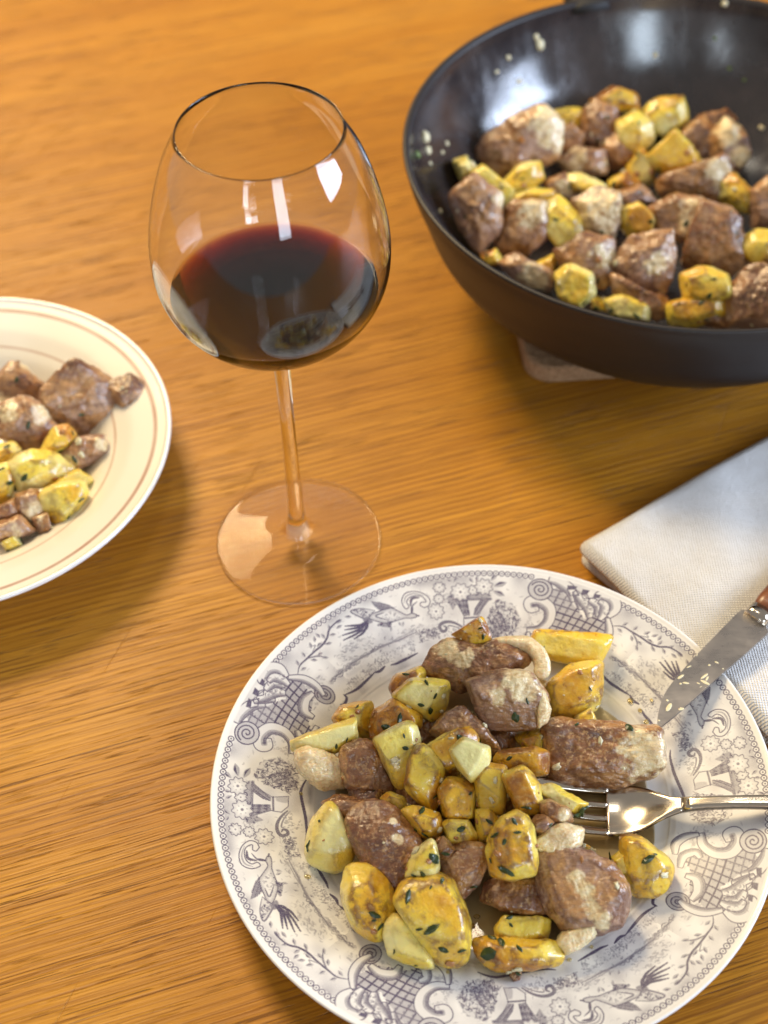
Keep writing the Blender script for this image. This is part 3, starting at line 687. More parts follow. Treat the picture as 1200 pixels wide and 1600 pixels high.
# ------------------------------------------------------------------ napkin
def build_napkin():
    A0 = at(899, 852, .012); A1 = at(1200, 679, .013)
    ex = A1-A0; ex[2] = 0; ex /= np.linalg.norm(ex); ey = np.array([ex[1], -ex[0], 0])      # ey runs toward the viewer
    t = thing('napkin', (float(A0[0]), float(A0[1]), 0)); tag(t, 'folded white cotton napkin lying under the knife', 'napkin')
    Lx, Ly = .26, .215
    sk = 0.
    def layer(name, z0, z1, inset, seed, lift=0.):
        nx, ny = 90, 64
        gx = np.linspace(0, 1, nx); gy = np.linspace(0, 1, ny); GXX, GYY = np.meshgrid(gx, gy, indexing='ij')
        x = inset+GXX*(Lx-inset); y = inset*.5+GYY*(Ly-inset)
        x = x+y*sk
        P0 = np.stack([x.ravel(), y.ravel(), np.full(x.size, seed)], 1)
        P1 = P0*np.array([1, 1, 0]); wav = (vnoise(P1, 13, 5)*.0050+vnoise(P1, 34, 6)*.0022)*z1/.013+vnoise(P0, 60, seed+1)*.0006+vnoise(P0, 130, seed+2)*.0002
        d = np.minimum(np.minimum(GXX*Lx, (1-GXX)*Lx), np.minimum(GYY*Ly, (1-GYY)*Ly))
        rnd = np.clip(d/.0030, 0, 1); prof_ = np.sqrt(1-(1-rnd)**2)
        top_ = z0+(z1-z0)*(.45+.55*prof_)+(wav.reshape(x.shape)+lift*np.exp(-((x-.07)**2+(y-.05)**2)/.0025))*prof_
        bot_ = np.full_like(top_, z0)+np.where(z0 > .001, 1, 0)*wav.reshape(x.shape)*prof_*.9
        edge = vnoise(P0, 30, seed+5).reshape(x.shape)*.0016
        rc = .006; dx_ = np.clip(rc-GXX*Lx, 0, None); dy_ = np.clip(rc-GYY*Ly, 0, None); m_ = np.clip(np.maximum(dx_, dy_)/np.maximum(np.hypot(dx_, dy_), 1e-9), 0, 1)   # soft corner
        m_ = np.where((dx_ > 0) & (dy_ > 0), m_, 1); x = x+dx_*(1-m_); y = y+dy_*(1-m_)
        loc = lambda z: ex[None]*(x+edge).ravel()[:, None]+ey[None]*(y+edge*.8).ravel()[:, None]+np.stack([np.zeros(x.size), np.zeros(x.size), z.ravel()], 1)
        V = np.vstack([loc(top_), loc(bot_)]); N = nx*ny
        i = (np.arange(nx-1)[:, None]*ny+np.arange(ny-1)[None])
        Ft = np.stack([i, i+1, i+ny+1, i+ny], -1).reshape(-1, 4)
        Fb = Ft[:, ::-1]+N
        b = list(range(0, ny))+[k*ny+ny-1 for k in range(1, nx)]+[(nx-1)*ny+k for k in range(ny-2, -1, -1)]+[k*ny for k in range(nx-2, 0, -1)]
        b = np.array(b); b2 = np.roll(b, -1); Fs = np.stack([b, b+N, b2+N, b2], -1)
        F = np.vstack([Ft[:, ::-1], Fb[:, ::-1], Fs[:, ::-1]])[:, ::-1]
        return link_mesh(name, V, F, M['cloth'], t)
    layer('folded_layer', .0002, .0030, .003, 1.)
    layer('folded_layer', .0031, .0060, .007, 3., .0004)
    layer('folded_layer', .0062, .0092, .002, 4., .0008)
    layer('folded_layer', .0094, .0130, .0, 2., .0012)
build_napkin()

# ------------------------------------------------------------------ cutlery
def build_fork():
    t = thing('fork'); tag(t, 'steel fork resting in the printed plate with its tines under the food', 'fork')
    n0 = at(1052, 1259, .0195); n1 = at(1200, 1251, .0285)
    ax = n1-n0; ax[2] = 0; ax /= np.linalg.norm(ax); side = np.array([-ax[1], ax[0], 0])
    def P(s, w, z): return n0+ax*s+side*w+np.array([0, 0, z-n0[2]])
    # s along the fork from the neck (0), negative to the tips; spine height and half width
    S = [-.072, -.060, -.048, -.036, -.026, -.016, -.008, 0, .010, .025, .045, .075, .110]
    Zs = [.0215, .0165, .0128, .0105, .0100, .0118, .0155, .0195, .0225, .0255, .0278, .0310, .0330]
    HW = [.0100, .0115, .0125, .0131, .0133, .0125, .0085, .0042, .0030, .0030, .0034, .0055, .0080]
    z = lambda s: float(np.interp(s, S, Zs)); 
    ss = np.linspace(-.072, .11, 160); zz = np.interp(ss, S, Zs)
    kk = np.ones(9)/9; zz = np.convolve(np.pad(zz, 4, 'edge'), kk, 'valid'); hw = np.convolve(np.pad(np.interp(ss, S, HW), 4, 'edge'), kk, 'valid')
    zf = lambda s: float(np.interp(s, ss, zz)); wf = lambda s: float(np.interp(s, ss, hw))
    def strip(name, s_list, lo, hi, thick, dish, nw=10, par=t):
        V = []; F = []
        for s in s_list:
            a, b = lo(s), hi(s)
            for side_ in (1, -1):
                for k in range(nw+1):
                    u = k/nw if side_ == 1 else 1-k/nw
                    w = a+(b-a)*u
                    e = 1-(2*u-1)**8
                    zc = zf(s)+dish(s)*(w/ max(wf(s), 1e-4))**2
                    V.append(P(s, w, zc+side_*thick(s)*.5*e))
        m = 2*(nw+1)
        for i in range(len(s_list)-1):
            for j in range(m): F.append((i*m+j, i*m+(j+1) % m, (i+1)*m+(j+1) % m, (i+1)*m+j))
        F += [tuple(range(m))[::-1], tuple(range((len(s_list)-1)*m, len(s_list)*m))]
        return link_mesh(name, V, F, M['steel'], par)
    dish = lambda s: float(np.interp(s, [-.07, -.03, -.01, .0], [.0012, .0028, .0020, 0]))
    strip('fork_head', list(np.linspace(-.0285, .004, 24)), lambda s: -wf(s), lambda s: wf(s), lambda s: .0022+.0016*max(0, (s+.01)/.014), dish, 16)
    strip('handle', list(np.linspace(.004, .11, 30)), lambda s: -wf(s), lambda s: wf(s), lambda s: .0046, lambda s: 0., 10)
    for k in range(4):
        c0 = (k-1.5)*.5
        f_lo = lambda s, c0=c0: (c0-.135*float(np.interp(s, [-.072, -.06], [.35, 1])))*wf(s)*1.0-.0
        f_hi = lambda s, c0=c0: (c0+.135*float(np.interp(s, [-.072, -.06], [.35, 1])))*wf(s)*1.0
        if k == 0: f_lo2, f_hi2 = (lambda s, h=f_hi: max(-wf(s), h(s)-.42*wf(s)) if s > -.06 else -wf(s)*.92), f_hi
        elif k == 3: f_lo2, f_hi2 = f_lo, (lambda s, l=f_lo: min(wf(s), l(s)+.42*wf(s)) if s > -.06 else wf(s)*.92)
        else: f_lo2, f_hi2 = f_lo, f_hi
        strip('tine', list(np.linspace(-.072, -.0277, 24)), f_lo2, f_hi2, lambda s: .0022, dish, 5)
build_fork()

def build_knife():
    t = thing('table_knife'); tag(t, 'dirty table knife with a brown wooden handle laid across the plate rim', 'knife')
    a = at(1027, 1137, .0265); b = at(1188, 972, .0222)
    ax = b-a; L = np.linalg.norm(ax); ax = ax/L; up = np.array([0, 0, 1.]); side = np.cross(up, ax); side /= np.linalg.norm(side); nrm = np.cross(ax, side)
    # blade outline from traced edge pixels put at the blade's own plane
    def on(u, v):
        d = ray(u, v); tt = ((a-CC)@nrm)/(d@nrm); q = CC+d*tt-a; return float(q@ax), float(q@side)
    upper = [on(*q) for q in ((1027, 1137), (1029, 1112), (1037, 1088), (1050, 1068), (1081, 1032), (1115, 997), (1150, 961), (1160, 955), (1172, 956))]
    lower = [on(*q) for q in ((1200, 990), (1165, 1022), (1129, 1053), (1090, 1088), (1056, 1118), (1036, 1134))]
    out = [np.array(q) for q in spline(upper, 4)]+[np.array(on(1196, 978))]+[np.array(q) for q in lower]
    P2 = np.array(out); n = len(P2)
    V = []
    for off, zz in ((0, -.0008), (0, .0008)):
        for q in P2: V.append(a+ax*q[0]+side*q[1]+nrm*zz)
    F = [tuple(range(n))[::-1], tuple(range(n, 2*n))]+[(j, (j+1) % n, n+(j+1) % n, n+j) for j in range(n)]
    bl = link_mesh('blade', V, F, M['blade'], t, smooth=False)
    hx = on(1183, 952)
    h0 = a+ax*(hx[0]-.003)+side*(on(1185, 962)[1])
    path = [h0+ax*s for s in np.linspace(0, .10, 12)]
    v, f = sweep(path, np.interp(np.linspace(0, 1, 12), [0, .1, .5, .9, 1], [.0050, .0068, .0080, .0085, .005]), np.interp(np.linspace(0, 1, 12), [0, .1, .9, 1], [.0040, .0055, .006, .003]), 14)
    link_mesh('handle', v, f, M['knifewood'], t)
    v, f = sweep([h0-ax*.004, h0-ax*.001, h0+ax*.0035], .0060, .0045, 14); link_mesh('bolster', v, f, M['steel'], t)
    # bits of mash stuck to the blade
    rng = random.Random(3); V, F = [], []; vi, fi = ICO[2]
    for k in range(18):
        u = rng.uniform(0, 1)**1.2
        e = rng.uniform(0, 1)
        sx = .003+u*L*.62
        lo = np.interp(sx, [q[0] for q in lower[::-1]], [q[1] for q in lower[::-1]]); hi = np.interp(sx, [q[0] for q in upper], [q[1] for q in upper])
        q = a+ax*sx+side*(lo+(hi-lo)*e)+nrm*.0008
        r = rng.uniform(.00025, .00085)*(1 if k else 2.6)
        sc = np.array([rng.uniform(.6, 3.2), rng.uniform(.4, 1.1), .22])*r; an = rng.uniform(0, 3)
        lx = vi[:, 0]*sc[0]; ly = vi[:, 1]*sc[1]
        W = q+np.outer(lx*math.cos(an)-ly*math.sin(an), ax)+np.outer(lx*math.sin(an)+ly*math.cos(an), side)+np.outer(vi[:, 2]*sc[2], nrm)
        F.append(fi+len(V)*len(vi)); V.append(W)
    cr_ = link_mesh('food_smears', np.vstack(V), np.vstack(F), M['crumb'], t); cr_['kind'] = 'stuff'
    return t
build_knife()

# ------------------------------------------------------------------ food: every chunk is a thing of its own
def hull_planes(P):
    """outward planes of the convex hull of a few points (brute force)"""
    n = len(P); I = np.array([(i, j, k) for i in range(n) for j in range(i+1, n) for k in range(j+1, n)])
    A, B, C_ = P[I[:, 0]], P[I[:, 1]], P[I[:, 2]]
    N = np.cross(B-A, C_-A); L = np.linalg.norm(N, axis=1); ok = L > 1e-10; N = N[ok]/L[ok][:, None]; A = A[ok]
    D = (N*A).sum(1); S = P@N.T-D[None]
    eps = 1e-6
    pos = (S <= eps).all(0); neg = (S >= -eps).all(0)
    N = np.vstack([N[pos], -N[neg]]); D = np.concatenate([D[pos], -D[neg]])
    keep = []
    for i in range(len(N)):
        if not any(N[i]@N[j] > .985 and abs(D[i]-D[j]) < .0012 for j in keep): keep.append(i)
    return N[keep], D[keep]

def chunk(kind, name, outline, z, front=None, hf=.007, hb=.008, reg=None, seed=0, parent=None, sub=4, p=None, tone=None, fatspots=(), rough=None, label=None, cat=None, group=None, grow=1.08, lift_base=None):
    """one piece of food: its outline and the corners of its upper faces give a convex body that is rounded and roughened.
    Points are photograph pixels placed at the piece's own height z above the table."""
    ox, oy, k = reg or (0, 0, 1)
    O = np.array([(ox+u/k, oy+v/k) for u, v in outline], float)
    c = (O.min(0)+O.max(0))/2
    Cw = at(c[0], c[1], z); depth = (Cw-CC)@CF; s = depth/FPX
    vd = Cw-CC; vd /= np.linalg.norm(vd)
    F3 = -vd; R3 = np.cross([0, 0, 1.], F3); R3 /= np.linalg.norm(R3); U3 = np.cross(F3, R3)
    # image roll seen in the local frame
    e = proj(Cw[None]+R3[None]*.01)[0]-proj(Cw[None])[0]; ro = math.atan2(e[1], e[0])
    def loc(Q):
        d = (np.asarray(Q, float)-c)*s*grow
        x = d[:, 0]*math.cos(ro)+d[:, 1]*math.sin(ro); y = -(-d[:, 0]*math.sin(ro)+d[:, 1]*math.cos(ro))
        return x, y
    ax_, ay = loc(O)
    rng = np.random.RandomState(seed+11)
    if front is None:
        sc = rng.uniform(.45, .75); sh = rng.uniform(-.12, .12, 2)*(O.max(0)-O.min(0))
        front = (O-c)*sc+c+sh
    else: front = np.array([(ox+u/k, oy+v/k) for u, v in front], float)
    fx, fy = loc(front)
    hfv = hf*(1+rng.uniform(-.15, .15, len(front)))
    bs = .78
    pts = np.vstack([np.stack([ax_, ay, np.zeros(len(O))], 1), np.stack([fx, fy, hfv], 1), np.stack([ax_*bs, ay*bs, np.full(len(O), -hb)], 1)])
    cen = pts.mean(0); cen[2] = (hf-hb)*.3
    N, D = hull_planes(pts-cen)
    D = np.maximum(D, .0008)
    dirs, faces = ICO[sub]
    pw = (p or (10.5 if kind == 'potato' else 11))*1.35
    q = np.clip(dirs@N.T/D[None], 0, None)
    qp = q**pw; sm = qp.sum(1); r = sm**(-1/pw)
    edge = 1-qp.max(1)/sm
    Lp = dirs*r[:, None]
    tgt = pts-cen
    for ax2 in (0, 1, 2):       # rounding eats into the body: bring it back to its measured size
        lo, hi = Lp[:, ax2].min(), Lp[:, ax2].max(); t0, t1 = tgt[:, ax2].min(), tgt[:, ax2].max()
        Lp[:, ax2] = np.where(Lp[:, ax2] > 0, Lp[:, ax2]*t1/hi, Lp[:, ax2]*t0/lo)
    size = float(np.ptp(ax_)+np.ptp(ay))/2
    if kind == 'potato': amp1, amp2, amp3 = .030*size, .014*size, .008*size
    else: amp1, amp2, amp3 = .034*size, .020*size, .010*size
    if rough: amp1, amp2, amp3 = amp1*rough, amp2*rough, amp3*rough
    dsp = vnoise(Lp, 2.2/size, seed)*amp1+vnoise(Lp, 6/size, seed+1)*amp2+vnoise(Lp, 16/size, seed+2)*amp3
    if kind != 'potato':
        axf = rng.normal(size=3); axf /= np.linalg.norm(axf); al = Lp@axf; Lf = Lp-al[:, None]*axf*.86          # muscle fibres run one way
        dsp -= np.abs(vnoise(Lp, 4/size, seed+4))*amp2*.6
        dsp += (np.abs(vnoise(Lf, 11/size, seed+12))-.4)*.016*size*(rough or 1)+(np.abs(vnoise(Lf, 26/size, seed+13))-.4)*.010*size+vnoise(Lp, 34/size, seed+14)*.004*size
    nrm_ = (qp/sm[:, None])@N
    nrm_ /= np.linalg.norm(nrm_, axis=1)[:, None]+1e-9
    Lp = Lp+nrm_*dsp[:, None]+cen
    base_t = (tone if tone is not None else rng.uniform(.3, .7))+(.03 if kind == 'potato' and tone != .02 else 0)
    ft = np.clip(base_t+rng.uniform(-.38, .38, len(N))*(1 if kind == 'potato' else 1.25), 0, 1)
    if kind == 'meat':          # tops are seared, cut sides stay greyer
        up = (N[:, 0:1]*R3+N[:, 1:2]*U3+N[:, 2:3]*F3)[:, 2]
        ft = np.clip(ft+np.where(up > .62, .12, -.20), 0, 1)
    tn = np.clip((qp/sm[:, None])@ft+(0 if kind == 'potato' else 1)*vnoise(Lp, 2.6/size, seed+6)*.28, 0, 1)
    Wp = Cw+Lp[:, 0:1]*R3+Lp[:, 1:2]*U3+Lp[:, 2:3]*F3
    attrs = {'tone': tn, 'edge': np.clip(edge*1.6, 0, 1)}
    if kind == 'meat':
        fat = np.zeros(len(Wp))
        for (u, v, rr) in fatspots:
            u, v, rr = ox+u/k, oy+v/k, rr/k
            x, y = loc([(u, v)]); w = rr*s
            fat = np.maximum(fat, np.clip(1.15-np.hypot(Lp[:, 0]-x[0], Lp[:, 1]-y[0])/w*.65+vnoise(Lp, 260, seed+9)*.30, 0, 1)*(.35+.65*(Lp[:, 2] > -hb*.6)))
        if not fatspots: fat = np.clip(vnoise(Lp, 1.6/size, seed+8)*.9-.12, 0, 1)
        attrs['fat'] = fat
    base = Wp.mean(0); base = np.array([base[0], base[1], Wp[:, 2].min()])
    par_off = np.zeros(3) if parent is None else np.array(parent.location)
    o = link_mesh(name, Wp-base, faces, M[kind], parent, attrs=attrs)
    o.location = tuple(base-par_off)
    o_world = Wp
    if label: tag(o, label, cat or kind, group)
    return o, o_world, faces

LEAF = None
def fleck_mesh(i):
    rng = random.Random(i); n = 7
    L, W_ = 1., rng.uniform(.35, .6)
    top_ = [(L*(k/n-.5), W_*.5*math.sin(math.pi*(k/n))**.7*rng.uniform(.75, 1.1), 0) for k in range(n+1)]
    bot_ = [(L*(k/n-.5), -W_*.5*math.sin(math.pi*(k/n))**.7*rng.uniform(.75, 1.1), 0) for k in range(1, n)]
    mid = [(L*(k/n-.5), 0, .10+.05*math.sin(k)) for k in range(1, n)]
    V = top_+bot_+mid; F = []
    T = lambda k: k; Bt = lambda k: (0 if k == 0 else n if k == n else n+k); Md = lambda k: (0 if k == 0 else n if k == n else n+n-1+k)
    for k in range(n):
        for A_, B_ in ((T, Md), (Md, Bt)):
            f_ = [A_(k), B_(k), B_(k+1), A_(k+1)]; g = []
            for x in f_:
                if x not in g: g.append(x)
            if len(g) > 2: F.append(tuple(g))
    me = bpy.data.meshes.new('herb_fleck'); me.from_pydata(V, [], F); me.update(); me.materials.append(M['herb']); return me
FLECKS = [fleck_mesh(i) for i in range(5)]
def add_flecks(o, W, faces, spots, seed):
    """chopped herb leaves stuck on the upper faces of a chunk; each a small part of it"""
    rng = random.Random(seed)
    A, B, C_ = W[faces[:, 0]], W[faces[:, 1]], W[faces[:, 2]]
    N = np.cross(B-A, C_-A); N /= np.linalg.norm(N, axis=1)[:, None]+1e-12; G = (A+B+C_)/3
    if (N*(G-W.mean(0))).sum() < 0: N = -N
    view = CC-G; view /= np.linalg.norm(view, axis=1)[:, None]; vis = (N*view).sum(1) > .25
    idx = np.where(vis)[0]
    if not len(idx): return
    UV = proj(G[idx])
    for sp in spots:
        if sp is None: i = idx[rng.randrange(len(idx))]; L = rng.uniform(.0028, .0056)
        else:
            i = idx[np.argmin(((UV-np.array(sp[:2]))**2).sum(1))]; L = sp[2]/2900.
        nz = Vector(N[i]); m = nz.to_track_quat('Z', 'X').to_matrix().to_4x4() @ Matrix.Rotation(rng.uniform(0, 6.28), 4, 'Z')
        m = Matrix.Translation(Vector(G[i]+N[i]*.00025)-o.location) @ m @ Matrix.Diagonal((L, L*rng.uniform(.8, 1.2), L, 1))
        d = bpy.data.objects.new('herb_fleck', FLECKS[rng.randrange(5)]); COL.objects.link(d); d.parent = o; d.matrix_local = m

M['crust'] = mat_simple('fried_crust', (.40, .17, .045), .35, Coat_Weight=.4)
def crumb_mesh(i, mat):
    vi, fi = ICO[2] if i < 9 else ICO[2]
    W_ = vi*np.array([1, .7, .4])*(1+.7*vnoise(vi, 2.6, 40+i)[:, None])*.5
    me = bpy.data.meshes.new('garlic_bit'); me.from_pydata(W_.tolist(), [], fi.tolist()); me.update(); me.materials.append(mat)
    me.polygons.foreach_set('use_smooth', np.full(len(me.polygons), True)); return me
BITS = [crumb_mesh(i, M['crumb'] if i < 3 else M['crust']) for i in range(6)]
def add_bits(o, W, faces, count, seed, top_=.0042):
    rng = random.Random(seed)
    A, B, C_ = W[faces[:, 0]], W[faces[:, 1]], W[faces[:, 2]]
    N = np.cross(B-A, C_-A); N /= np.linalg.norm(N, axis=1)[:, None]+1e-12; G = (A+B+C_)/3
    if (N*(G-W.mean(0))).sum() < 0: N = -N
    view = CC-G; view /= np.linalg.norm(view, axis=1)[:, None]; idx = np.where((N*view).sum(1) > .1)[0]
    for _ in range(count):
        i = idx[rng.randrange(len(idx))]; L = rng.uniform(.0008, 1)**2*top_*.8+.0008
        m = Vector(N[i]).to_track_quat('Z', 'X').to_matrix().to_4x4() @ Matrix.Rotation(rng.uniform(0, 6.28), 4, 'Z')
        k = rng.randrange(6)
        m = Matrix.Translation(Vector(G[i]+N[i]*L*.08)-o.location) @ m @ Matrix.Diagonal((L, L*rng.uniform(.7, 1.2), L, 1))
        d = bpy.data.objects.new('garlic_bit' if k < 3 else 'crust_bit', BITS[k]); COL.objects.link(d); d.parent = o; d.matrix_local = m

